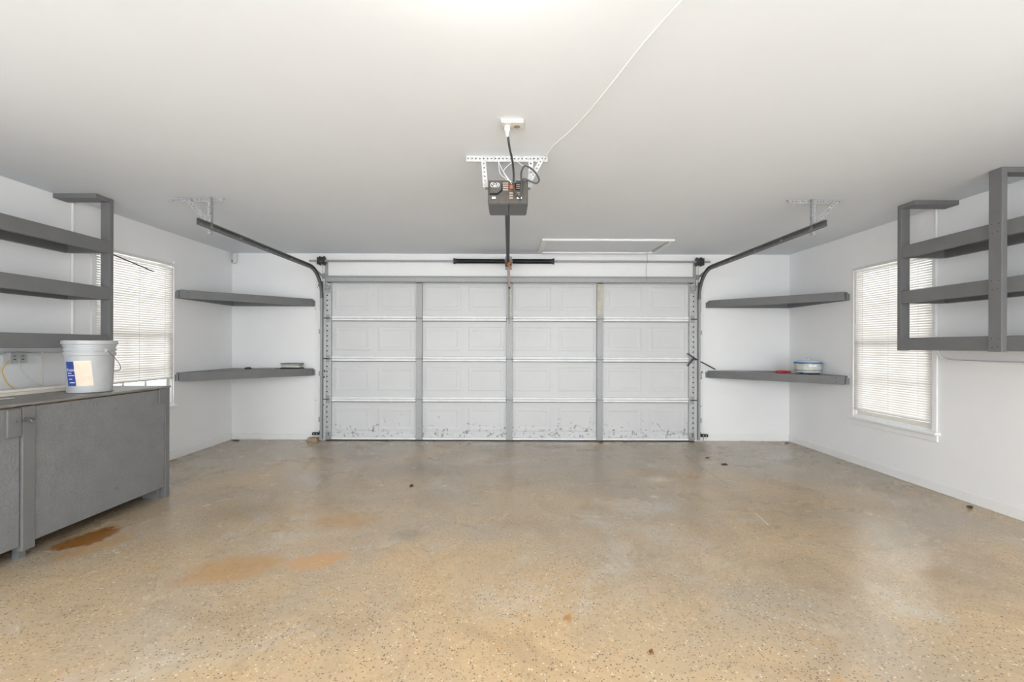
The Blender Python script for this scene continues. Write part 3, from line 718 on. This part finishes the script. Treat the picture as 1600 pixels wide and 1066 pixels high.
# two round ceiling lamps, one just above the top edge of the picture and one added unseen behind the camera to brighten the walls
globe_mat = emit_mat('warm_globe', (1.0, 0.91, 0.80), 30.0)
for lx, ly, lab in ((-0.08, 1.20, 'round warm ceiling lamp before the opener, over the top edge of the picture'), (0.05, -0.45, 'added unseen ceiling lamp behind the camera, brightening the walls')):
    lp = thing('ceiling_lamp', (lx, ly, H), lab, 'lamp', 'round ceiling lamps')
    MB().lathe([(0.13, -0.03), (0.14, -0.015), (0.14, 0)], 32, Matrix.Translation((lx, ly, H))).build('base', 'plast', lp, smooth=True)
    gl = [(0.001, -0.115)] + [(0.125 * math.cos(a), -0.03 - 0.085 * math.sin(a)) for a in [math.pi / 2 * (1 - k / 8) for k in range(1, 9)]]
    MB().lathe(gl, 32, Matrix.Translation((lx, ly, H))).build('globe', globe_mat, lp, smooth=True)

# attic hatch
ht = thing('attic_hatch', ((HX0 + HX1) / 2, (HY0 + HY1) / 2, H), 'white attic hatch with trim boards in the ceiling near the garage door', 'hatch')
tw, tt = 0.055, 0.022
for bx_ in ((HX0 - tw, HX1 + 0.035, HY0 - tw, HY0), (HX0 - tw, HX1 + 0.035, HY1, HY1 + tw), (HX0 - tw, HX0, HY0, HY1), (HX1, HX1 + 0.035, HY0, HY1)):
    MB().box(*bx_, H - tt, H).build('trim_board', 'trim', ht, bevel=0.002)
MB().prism([(HX0 + 0.006, HY0 + 0.003), (HX1 - 0.010, HY0 + 0.003), (HX1 - 0.045, HY1 - 0.003), (HX0 + 0.006, HY1 - 0.003)], H - 0.003, H + 0.012).build('hatch_panel', 'ceil', ht)
MB().box(HX0 - 0.02, HX1 + 0.02, HY0 - 0.02, HY1 + 0.02, H + 0.101, H + 0.12).build('attic_backing', 'under', ht)
tag(MB().tube(spline([(1.775, 5.86, H - 0.005), (1.778, 5.862, 2.34), (1.765, 5.864, 2.22), (1.77, 5.865, 2.10)]), 0.0018, 6).build('pull_string', 'cable', smooth=True), 'thin grey pull string hanging from the attic hatch', 'string')

# corner alarm sensor
sn = thing('corner_sensor', (XL + 0.045, D - 0.045, 2.33), 'small white sensor box in the far left ceiling corner', 'sensor')
ms = Matrix.Translation((XL + 0.055, D - 0.055, 0)) @ Matrix.Rotation(math.radians(-38), 4, 'Z')
MB().prism([(-0.035, -0.02), (0.035, -0.02), (0.035, 0.02), (-0.035, 0.02)], 2.325, 2.455, ms).build('sensor_case', 'plast', sn, bevel=0.008)
MB().box(-0.012, 0.012, -0.024, -0.018, 2.345, 2.36, ms).build('sensor_eye', 'hole', sn)

# ================================================================== CORNER SHELVES
def corner_shelf(s, ya, xb, zt_, label):
    X = XL if s < 0 else XR
    r = thing('corner_shelf', (X, D, zt_ - 0.09), label, 'shelf', 'grey triangular corner shelves')
    e = 0.001
    MB().prism([(X - s * e, ya + 0.03), (X - s * e, D - e), (xb + s * 0.03, D - e)], zt_ - 0.018, zt_).build('shelf_board', 'grey', r)
    # cleats on both walls
    a = MB().box(min(X - s * e, X - s * 0.039), max(X - s * e, X - s * 0.039), ya, D - e, zt_ - 0.090, zt_ - 0.0185).build('wall_cleat', 'endgrain', r, bevel=0.002)
    b = MB().box(min(xb, X - s * 0.04), max(xb, X - s * 0.04), D - 0.039, D - e, zt_ - 0.090, zt_ - 0.0185).build('wall_cleat', 'endgrain', r, bevel=0.002)
    # front board from wall to wall, with mitred ends
    p = Vector((X - s * 0.034, ya + 0.004, 0)); q = Vector((xb + s * 0.026, D - 0.036, 0)); d = (q - p).normalized(); n = Vector((d.y, -d.x, 0))
    if n.y > 0: n = -n
    t = 0.036
    poly = [tuple((p + d * 0.012)[:2]), tuple((q - d * 0.012)[:2]), tuple((q + n * t - d * 0.012)[:2]), tuple((p + n * t + d * 0.012)[:2])]
    fo = MB().prism(poly, zt_ - 0.092, zt_ + 0.002).build('front_board', 'grey', r, bevel=0.003)
    for (f, dz) in ((0.06, 0.025), (0.06, 0.065), (0.5, 0.03), (0.9, 0.03), (0.93, 0.065)):
        cpos = p + (q - p) * f + n * t
        mtx = Matrix.Translation((cpos.x, cpos.y, zt_ - dz)) @ n.to_track_quat('Z', 'Y').to_matrix().to_4x4()
        MB().lathe([(0.005, -0.002), (0.005, 0.0006), (0.0, 0.0008)], 8, mtx).build('nail_head', 'darkmetal', fo)
    return r
corner_shelf(-1, 4.99, -2.555, 1.855, 'upper grey corner shelf beside the left window, empty')
corner_shelf(-1, 4.99, -2.555, 0.945, 'lower left grey corner shelf holding papers')
corner_shelf(1, 4.96, 2.606, 1.850, 'upper grey corner shelf beside the right window, empty')
corner_shelf(1, 4.96, 2.606, 0.932, 'lower right grey corner shelf holding the blue-rimmed tin')

# ================================================================== HANGING SHELF UNITS
LEV = (2.112, 1.727, 1.332)
def hang_unit(s, xo, ypost, y_near, posts, label):
    """xo = outer face x of the beams; ypost = camera-side face of the far post"""
    X = XL if s < 0 else XR
    r = thing('hanging_shelf', (X, ypost, LEV[2] - 0.104), label, 'shelf', 'grey shelf units hung from the ceiling')
    def xb(a, b): return (min(a, b), max(a, b))
    bh = 0.104
    # far post: wide face to the camera
    MB().box(*xb(xo, xo + s * 0.076), ypost, ypost + 0.038, LEV[2] - bh - 0.004, H).build('post', 'grey', r, bevel=0.003)
    MB().box(*xb(xo + s * 0.001, X), ypost - 0.125, ypost - 0.0005, H - 0.037, H).build('ceiling_cleat', 'grey', r, bevel=0.003)
    for y in posts:     # outer posts nailed over the beams
        po = MB().box(*xb(xo - s * 0.0385, xo - s * 0.0005), y, y + 0.086, LEV[2] - bh - 0.004, H).build('post', 'grey', r, bevel=0.003)
        MB().box(*xb(xo - s * 0.0002, X), y, y + 0.086, H - 0.037, H).build('ceiling_cleat', 'grey', r, bevel=0.003)
        for z in LEV:
            for (dy, dz) in ((0.02, -0.02), (0.065, -0.018), (0.025, -0.075), (0.06, -0.08)):
                MB().lathe([(0.004, -0.001), (0.004, 0.0008)], 8, Matrix.Translation((xo - s * 0.0385, y + dy, z + dz)) @ Matrix.Rotation(-s * math.pi / 2, 4, 'Y')).build('nail_head', 'darkmetal', po)
    for z in LEV:
        MB().box(*xb(xo, xo + s * 0.036), y_near, ypost - 0.0005, z - bh, z).build('front_beam', 'grey', r, bevel=0.003)
        MB().box(*xb(X - s * 0.036, X - s * 0.0005), y_near, ypost - 0.02, z - bh, z).build('back_beam', 'grey', r, bevel=0.003)
        MB().box(*xb(xo + s * 0.0365, X - s * 0.0365), ypost - 0.040, ypost - 0.004, z - bh, z - 0.012).build('cross_beam', 'grey', r, bevel=0.003)
        MB().box(*xb(xo + s * 0.0365, X - s * 0.0365), y_near, ypost - 0.002, z - 0.0115, z - 0.001).build('shelf_board', 'under', r)  # dark colour paints the shade seen from below
    return r
hang_unit(-1, -3.317, 3.78, 1.7, [], 'grey three-tier shelf hung from the ceiling over the cabinet')
hang_unit(1, 3.346, 3.885, 1.9, [3.055], 'grey three-tier shelf hung from the ceiling by the right window')

# ================================================================== CABINET
XC = -2.815; CT = 0.915
cab = thing('base_cabinet', ((XL + XC) / 2, 3.0, 0), 'long grey painted cabinet with rough board doors along the left wall', 'cabinet')
YE = 3.775; YN = 1.9
MB().box(XL + 0.016, XC + 0.012, YN, YE + 0.004, CT - 0.016, CT).build('countertop', 'greytop', cab, bevel=0.003)
MB().box(XL + 0.05, XC - 0.045, YN + 0.02, YE - 0.045, 0.115, CT - 0.030).build('carcass', 'under', cab)
MB().box(XL + 0.05, XC - 0.03, YN + 0.02, YE - 0.042, CT - 0.030, CT - 0.0165).build('top_frame', 'wood', cab)
def xbox(d0, d1, y0, y1, z0, z1): return MB().box(XC - d0, XC + d1, y0, y1, z0, z1)
pd = xbox(0.02, -0.001, 2.702, 3.728, 0.092, CT - 0.026).build('door', 'greydoor', cab, bevel=0.003)
for (y, z) in ((3.27, 0.80), (3.27, 0.22)):
    MB().lathe([(0.010, -0.002), (0.010, 0.003), (0.004, 0.008)], 8, Matrix.Translation((XC - 0.001, y, z)) @ Matrix.Rotation(math.pi / 2, 4, 'Y')).build('bolt', 'grey', pd)
xbox(0.02, -0.001, YN, 2.622, 0.088, CT - 0.026).build('door', 'greydoor', cab, bevel=0.003)
xbox(0.035, 0.012, 2.626, 2.698, 0.055, CT - 0.022).build('stile', 'grey', cab, bevel=0.004)
xbox(0.075, -0.035, 2.650, 2.690, 0.0, 0.112).build('foot', 'grey', cab)
xbox(0.04, 0.004, 3.732, YE, 0.0, CT - 0.0165).build('corner_post', 'grey', cab, bevel=0.003)
MB().box(XL + 0.05, XC - 0.041, YE - 0.04, YE, 0.0, CT - 0.0305).build('end_panel', 'grey', cab)
MB().box(XC - 0.16, XC - 0.042, YE - 0.075, YE - 0.041, 0.0, 0.112).build('foot', 'grey', cab)
xbox(0.0, 0.012, 3.655, 3.730, CT - 0.135, CT - 0.0165).build('corner_block', 'grey', cab, bevel=0.003)
lb = xbox(0.0, 0.014, 2.545, 2.620, CT - 0.19, CT - 0.03).build('latch_block', 'grey', cab, bevel=0.003)
lt = MB().tube([(XC + 0.020, 2.585, CT - 0.100), (XC + 0.020, 2.700, CT - 0.094)], 0.004, 8)
for y in (2.600, 2.640, 2.690): lt.box(XC + 0.012, XC + 0.026, y - 0.006, y + 0.006, CT - 0.108, CT - 0.086)
lt.tube([(XC + 0.020, 2.655, CT - 0.096), (XC + 0.032, 2.660, CT - 0.115)], 0.003, 6)
lt.build('slide_latch', 'track', cab)

# ------------------------------------------------------------------ bucket on the cabinet
BX, BY = -2.985, 3.245
bk = thing('plastic_bucket', (BX, BY, CT), 'milky plastic pail with a blue and beige label on the cabinet', 'bucket')
mtb = Matrix.Translation((BX, BY, CT))
def rad(z): return 0.124 + 0.014 * z / 0.35
prof = [(0.116, 0.0), (0.124, 0.006), (rad(0.26), 0.26), (rad(0.262) + 0.008, 0.262), (rad(0.27) + 0.009, 0.268), (rad(0.27) + 0.009, 0.283), (rad(0.28) + 0.002, 0.285), (rad(0.29) + 0.002, 0.296),
        (rad(0.3) + 0.010, 0.298), (rad(0.3) + 0.010, 0.306), (rad(0.3) + 0.003, 0.308), (rad(0.3) + 0.003, 0.322), (rad(0.33) + 0.007, 0.324), (rad(0.33) + 0.007, 0.338),
        (rad(0.35) + 0.014, 0.340), (rad(0.35) + 0.016, 0.346), (rad(0.35) + 0.013, 0.366), (rad(0.35) + 0.004, 0.368), (rad(0.35) - 0.003, 0.362), (0.121, 0.012), (0.0, 0.010)]
MB().lathe(prof, 48, mtb).build('pail_body', 'bucket', bk, smooth=True)
view = math.atan2(-BY, -BX)                    # direction from the pail to the room's middle
def wrap(u, v, lift=0.0008):                   # u metres to the right as seen from the room, v metres up
    a = view + u / 0.131
    r_ = rad(v) + lift
    return (BX + r_ * math.cos(a), BY + r_ * math.sin(a), CT + v)
def patch(u0, u1, v0, v1, tiltd, uc, vc, m, name, lift, nu=14):
    t = math.tan(math.radians(tiltd)); vs = []; fs = []
    for k, lf in enumerate((lift, lift - 0.0012)):
        for i in range(nu + 1):
            for vv in (v0, v1):
                u = u0 + (u1 - u0) * i / nu
                uu = u - (vv - vc) * t * -1 * -1; ww = vv + (u - uc) * t * 0.35
                vs.append(wrap(uu, ww, lf))
    o = 2 * (nu + 1)
    for i in range(nu):
        fs += [(2 * i, 2 * i + 2, 2 * i + 3, 2 * i + 1), (o + 2 * i, o + 2 * i + 1, o + 2 * i + 3, o + 2 * i + 2)]
        fs += [(2 * i, o + 2 * i, o + 2 * i + 2, 2 * i + 2), (2 * i + 1, 2 * i + 3, o + 2 * i + 3, o + 2 * i + 1)]
    fs += [(0, 1, o + 1, o), (2 * nu, o + 2 * nu, o + 2 * nu + 1, 2 * nu + 1)]
    return MB().add(vs, fs).build(name, m, bk)
TL = 5.0; UC, VC = -0.05, 0.14
patch(-0.145, -0.083, 0.055, 0.222, TL, UC, VC, 'blue', 'blue_label', 0.0010)
patch(-0.083, 0.012, 0.052, 0.226, TL, UC, VC, 'paper', 'paper_label', 0.0010)
for i in range(12):
    v_ = 0.205 - i * 0.011
    patch(-0.076, 0.004 - (0.02 if i % 4 == 3 else 0), v_, v_ + 0.0022, TL, UC, VC, 'printtan', 'print_line', 0.0016, 8)
def label_text(txt, size, u0, v0, m):
    vs, fs = text_mesh(txt, size); t = math.tan(math.radians(TL))
    out = []
    for (x, y, z) in vs:
        u, v = u0 + x, v0 + y
        out.append(wrap(u - (v - VC) * t, v + (u - UC) * t * 0.35, 0.0019))
    MB().add(out, fs).build('lettering', m, bk)
label_text('Paint', 0.030, -0.139, 0.155, 'printwhite')
patch(-0.135, -0.105, 0.141, 0.146, TL, UC, VC, 'printwhite', 'print_line', 0.0016, 6)
patch(-0.135, -0.088, 0.125, 0.129, TL, UC, VC, 'printwhite', 'print_line', 0.0016, 6)
patch(-0.130, -0.104, 0.100, 0.105, TL, UC, VC, 'printwhite', 'print_line', 0.0016, 6)
patch(-0.126, -0.090, 0.075, 0.081, TL, UC, VC, 'printwhite', 'print_line', 0.0016, 6)
# wire bail hanging at the right side, with lugs
for a_ in (view + 0.62, view + 0.62 + math.pi):
    MB().lathe([(0.016, 0), (0.016, 0.012), (0.006, 0.016)], 14, Matrix.Translation((BX + 0.139 * math.cos(a_), BY + 0.139 * math.sin(a_), CT + 0.295)) @ Matrix.Rotation(a_, 4, 'Z') @ Matrix.Rotation(math.pi / 2, 4, 'Y')).build('bail_lug', 'bucket', bk)
pts = []
for k in range(25):
    f = k / 24; a = view + 0.62 + math.pi * f
    drop = math.sin(math.pi * f) * 0.155
    rr = 0.156 + 0.012 * math.sin(math.pi * f)
    pts.append((BX + rr * math.cos(a), BY + rr * math.sin(a), CT + 0.295 - drop))
MB().tube(pts, 0.0022, 6).build('wire_bail', 'track', bk, smooth=True)

# ------------------------------------------------------------------ boards, brush and outlet at the back of the counter
b1 = MB().box(-3.298, -3.245, 2.05, 3.52, CT + 0.0005, CT + 0.020)
tag(b1.build('board', 'cream', bevel=0.002), 'narrow cream board lying in front of a wider white board on the cabinet', 'board')
b2 = MB().box(-3.43, -3.305, 2.0, 3.56, CT + 0.0005, CT + 0.034)
tag(b2.build('board', 'whitewood', bevel=0.003), 'wide white board lying along the back of the cabinet top', 'board')
bs = thing('putty_knife', (-3.07, 2.66, CT), 'yellow-handled putty knife on the near end of the cabinet top', 'tool')
MB().tube([(-3.085, 2.56, CT + 0.013), (-3.078, 2.62, CT + 0.014), (-3.068, 2.70, CT + 0.011)], [0.010, 0.0125, 0.009], 10).build('handle', 'yellow', bs, smooth=True)
MB().prism([(-3.078, 2.70), (-3.058, 2.70), (-3.038, 2.80), (-3.085, 2.80)], CT + 0.006, CT + 0.010).build('blade', 'galvlight', bs)

cl = thing('electrical_conduit', (XL + 0.012, 3.81, 1.18), 'white conduit down the left wall to a metal outlet', 'conduit')
MB().tube([(XL + 0.012, 3.81, H), (XL + 0.012, 3.81, 1.30)] + [(XL + 0.012, 3.81 - 0.12 + 0.12 * math.cos(a), 1.30 - 0.12 * math.sin(a)) for a in [math.pi / 2 * k / 8 for k in range(1, 9)]] + [(XL + 0.012, 2.2, 1.18)], 0.010, 10).build('pipe', 'wall', cl, smooth=True)
MB().box(XL, XL + 0.025, 3.545, 3.565, 1.165, 1.195).build('pipe_strap', 'wall', cl)
ob = thing('wall_outlet', (XL + 0.03, 3.36, 1.11), 'grey metal outlet box on the left wall under the hanging shelf', 'outlet')
MB().box(XL, XL + 0.05, 3.30, 3.42, 1.115, 1.195).build('outlet_box', 'box', ob, bevel=0.004)
for y in (3.332, 3.388):
    for dz in (-0.012, 0.012): MB().box(XL + 0.0495, XL + 0.0515, y - 0.009, y + 0.009, 1.155 + dz - 0.003, 1.155 + dz + 0.003).build('socket_slot', 'hole', ob)
for lab, m_, par_, pts in (('thin pale cord hanging from the wall outlet to the boards', 'palepaper', ob, [(XL + 0.055, 3.36, 1.15), (XL + 0.05, 3.37, 1.08), (XL + 0.07, 3.42, 1.00), (-3.50, 3.43, 0.94), (-3.46, 3.43, 0.92)]),
                     ('cream cord hanging down the left wall beside the bucket', 'paper', cl, [(XL + 0.02, 3.555, 1.16), (XL + 0.022, 3.555, 1.10), (XL + 0.03, 3.54, 1.02), (XL + 0.05, 3.53, 0.94), (XL + 0.09, 3.52, 0.92)]),
                     ('orange cord hanging left of the wall outlet', 'yellow', ob, [(XL + 0.05, 3.29, 1.14), (XL + 0.04, 3.26, 1.07), (XL + 0.05, 3.27, 1.00), (XL + 0.08, 3.28, 0.95), (XL + 0.12, 3.30, 0.92)])):
    tag(MB().tube(spline(pts), 0.0035, 6).build('hanging_cord', m_, par_, smooth=True), lab)

cr = thing('electrical_conduit', (XR - 0.012, 3.93, 1.14), 'white conduit bending along the right wall under the hanging shelf', 'conduit')
MB().tube([(XR - 0.025, 3.935, H), (XR - 0.025, 3.935, 1.28)] + [(XR - 0.025, 3.935 - 0.14 + 0.14 * math.cos(a), 1.28 - 0.14 * math.sin(a)) for a in [math.pi / 2 * k / 8 for k in range(1, 9)]] + [(XR - 0.014, 3.5, 1.138), (XR - 0.012, 1.0, 1.13)], 0.010, 10).build('pipe', 'wall', cr, smooth=True)

# ================================================================== SMALL THINGS ON THE CORNER SHELVES
SZL, SZR = 0.945 + 0.0005, 0.932 + 0.0005
tn = thing('round_tin', (3.525, 5.36, SZR), 'pale round tin with a blue rim and clear lid on the lower right corner shelf', 'tin')
mtt = Matrix.Translation((3.525, 5.36, SZR))
MB().lathe([(0.115, 0.018), (0.132, 0.02), (0.135, 0.028), (0.137, 0.125), (0.128, 0.125), (0.126, 0.03), (0.0, 0.028)], 40, mtt).build('tin_body', 'tub', tn, smooth=True)
MB().lathe([(0.137, 0.120), (0.146, 0.122), (0.147, 0.138), (0.140, 0.140), (0.128, 0.138), (0.128, 0.124)], 40, mtt).build('rim', 'bluerim', tn, smooth=True)
MB().lathe([(0.128, 0.139), (0.120, 0.150), (0.085, 0.160), (0.03, 0.163), (0.012, 0.165), (0.010, 0.175), (0.018, 0.182), (0.012, 0.190), (0.0, 0.191)], 32, mtt).build('lid', 'clear', tn, smooth=True)
tv = math.atan2(-5.36, -3.525)
for k in range(3):
    a = tv + k * 2.094 - 0.3
    MB().lathe([(0.020, 0.0), (0.024, 0.006), (0.022, 0.022)], 12, mtt @ Matrix.Translation((0.095 * math.cos(a), 0.095 * math.sin(a), 0))).build('foot', 'bluerim', tn)
for k in range(22):
    a = tv - 1.6 + k * 3.2 / 21
    for z, w_ in ((0.045, 0.006), (0.105, 0.004)):
        MB().box(-0.001, 0.0012, -w_, w_, z - w_, z + w_, mtt @ Matrix.Rotation(a, 4, 'Z') @ Matrix.Translation((0.1355 if z < 0.1 else 0.1368, 0, 0))).build('printed_mark', 'dots' if z < 0.1 else 'beige', tn)
MB().box(-0.001, 0.0014, -0.04, 0.04, 0.092, 0.112, mtt @ Matrix.Rotation(tv + 0.35, 4, 'Z') @ Matrix.Translation((0.1360, 0, 0))).build('name_plate', 'printwhite', tn, bevel=0.0)
ut = thing('utility_knife', (3.36, 5.50, SZR), 'red-handled utility knife lying beside the round tin', 'tool')
MB().tube([(3.245, 5.52, SZR + 0.016), (3.26, 5.52, SZR + 0.017), (3.34, 5.49, SZR + 0.016), (3.395, 5.475, SZR + 0.014)], [0.010, 0.016, 0.016, 0.009], 10).build('handle', 'red', ut, smooth=True)
MB().bar((3.39, 5.477, SZR + 0.014), (3.437, 5.458, SZR + 0.012), 0.003, 0.014).build('blade', 'galvlight', ut)

# iron lock bar between the door edge and the shelf
lk = MB().bar((2.335, 5.947, 1.158), (2.452, 5.959, 1.085), 0.012, 0.032, (0, -1, 0)).bar((2.452, 5.959, 1.085), (2.715, 5.982, 0.950), 0.012, 0.026, (0, -1, 0)).bar((2.425, 5.957, 1.10), (2.335, 5.947, 0.995), 0.012, 0.032, (0, -1, 0))
tag(lk.build('lock_bar', 'darkmetal', bevel=0.003), 'black forked iron bar propped from the door edge to the right shelf', 'bar')

# papers and scraps on the lower left shelf
px0 = -2.82
stack = [(0.27, 0.10, 0.016, 4, 'cloth', 'black folded cloth at the bottom of the stack on the left shelf', 'folded_cloth'),
         (0.24, 0.11, 0.030, -3, 'palepaper', 'pale rolled paper packet in the middle of the stack', 'paper_packet'),
         (0.25, 0.11, 0.016, 2, 'greypaper', 'grey sandpaper pad below the top of the stack', 'paper_pad'),
         (0.26, 0.11, 0.010, -2, 'track', 'dark thin book lying on top of the stack', 'book')]
zc = SZL
for w_, d_, h_, an, m_, lab, nm in stack:
    mt2 = Matrix.Translation((px0, 5.93, zc)) @ Matrix.Rotation(math.radians(an), 4, 'Z')
    mb = MB()
    nx = 8; vs = []; fs = []
    for top in (0, 1):
        for i in range(nx + 1):
            for q in (-1, 1):
                x = -w_ / 2 + w_ * i / nx
                vs.append((x + random.uniform(-.006, .006), q * d_ / 2 * (1 - 0.1 * random.random()), (h_ * (0.86 + 0.14 * math.sin(math.pi * i / nx))) if top else 0.0))
    o_ = 2 * (nx + 1)
    for i in range(nx):
        fs += [(2 * i, 2 * i + 1, 2 * i + 3, 2 * i + 2), (o_ + 2 * i, o_ + 2 * i + 2, o_ + 2 * i + 3, o_ + 2 * i + 1), (2 * i, 2 * i + 2, o_ + 2 * i + 2, o_ + 2 * i), (2 * i + 1, o_ + 2 * i + 1, o_ + 2 * i + 3, 2 * i + 3)]
    fs += [(0, o_, o_ + 1, 1), (2 * nx, 2 * nx + 1, o_ + 2 * nx + 1, o_ + 2 * nx)]
    mb.add(vs, fs, mt2)
    tag(mb.build(nm, m_, bevel=0.003), lab, {'folded_cloth': 'cloth', 'paper_packet': 'packet', 'paper_pad': 'pad', 'book': 'book'}[nm])
    zc += h_ + 0.0005
sc_ = MB(); n = 10
top = [(-3.31 + 0.05 * math.cos(2 * math.pi * k / n) * random.uniform(.8, 1.1), 5.78 + 0.035 * math.sin(2 * math.pi * k / n) * random.uniform(.8, 1.1)) for k in range(n)]
sc_.add([(x, y, SZL) for x, y in top] + [(-3.31 + (x + 3.31) * .65, 5.78 + (y - 5.78) * .65, SZL + 0.02 + random.uniform(-.004, .006)) for x, y in top],
        [tuple(reversed(range(n))), tuple(range(n, 2 * n))] + [(k, (k + 1) % n, n + (k + 1) % n, n + k) for k in range(n)])
tag(sc_.build('cloth_scrap', 'cloth', smooth=True), 'small dark crumpled scrap on the lower left shelf', 'scrap')
tag(MB().prism([(-3.22, 5.80), (-2.99, 5.84), (-3.0, 5.95), (-3.24, 5.93)], SZL, SZL + 0.010).build('paper_sheet', 'greypaper', bevel=0.002), 'flat grey sheet on the lower left shelf by the dark scrap', 'paper')

# safety sensors at the feet of the tracks, and a wood block
for s, x, r in ((-1, -2.505, trk_l), (1, 2.545, trk_r)):
    z = 0.085 if s < 0 else 0.075
    sb_ = tag(MB().box(x - 0.045, x + 0.045, 5.90, 5.935, z, z + 0.034).build('safety_sensor', 'black', r, bevel=0.004), 'black safety sensor')
    MB().bar((x - s * 0.03, 5.94, z + 0.01), (x - s * 0.055, 5.945, z + 0.07), 0.02, 0.004, (0, 1, 0)).build('bracket', 'darkmetal', sb_)
    for dx in (-0.018, 0.018): MB().lathe([(0.007, 0), (0.007, 0.004)], 10, Matrix.Translation((x + dx, 5.90, z + 0.017)) @ Matrix.Rotation(math.pi / 2, 4, 'X')).build('screw', 'galvlight', sb_)
    if s > 0: MB().tube(spline([(x - 0.01, 5.92, z), (x - 0.005, 5.93, 0.04), (x - 0.02, 5.94, 0.01)]), 0.003, 6).build('lead_wire', 'cable', sb_)
tag(MB().box(-2.60, -2.475, 5.87, 5.955, 0.0, 0.052).build('wood_block', 'wood', bevel=0.005), 'raw wood block on the floor under the left safety sensor', 'block')

# dry leaves and bits on the floor
def leaf(x, y, sz, m_, lab, grp):
    k = 9; vs = []; a0 = random.uniform(0, 6.3)
    for i in range(k):
        a = 2 * math.pi * i / k; rr = sz * (0.6 + 0.4 * random.random()) * (1.0 if abs(math.cos(a)) > 0.5 else 0.65)
        vs.append((x + rr * math.cos(a + a0), y + rr * math.sin(a + a0), 0.002 + random.uniform(0, 0.010)))
    vs2 = [(p[0], p[1], p[2] + 0.0015) for p in vs]
    c0, c1 = (x, y, 0.001), (x, y, 0.006)
    fs = [(2 * k, i, (i + 1) % k) for i in range(k)] + [(2 * k + 1, k + (i + 1) % k, k + i) for i in range(k)] + [(i, k + i, k + (i + 1) % k, (i + 1) % k) for i in range(k)]
    tag(MB().add(vs + vs2 + [c0, c1], fs).build('dry_leaf', m_), lab, 'leaf', grp)
leaf(0.587, 1.86, 0.016, 'leaf', 'rust-brown leaf bit on the floor nearest the camera', 'leaf bits on the floor')
leaf(-3.55, 5.93, 0.07, 'darkleaf', 'dark leaf litter on the floor in the far left corner', 'leaf bits on the floor')
leaf(2.29, 4.82, 0.045, 'darkleaf', 'dark leaf on the floor before the right corner shelf, nearer one', 'leaf bits on the floor')
leaf(2.23, 5.10, 0.030, 'darkleaf', 'dark leaf on the floor before the right corner shelf, farther one', 'leaf bits on the floor')
leaf(-0.86, 4.05, 0.030, 'darkleaf', 'dark leaf bit on the floor before the left middle of the door', 'leaf bits on the floor')
leaf(1.20, 5.90, 0.035, 'leaf', 'brown leaf on the floor against the door bottom', 'leaf bits on the floor')
leaf(3.60, 5.88, 0.035, 'darkleaf', 'dark leaf bit on the floor in the far right corner', 'leaf bits on the floor')
leaf(3.60, 3.55, 0.035, 'darkleaf', 'dark leaf bit on the floor by the right baseboard', 'leaf bits on the floor')
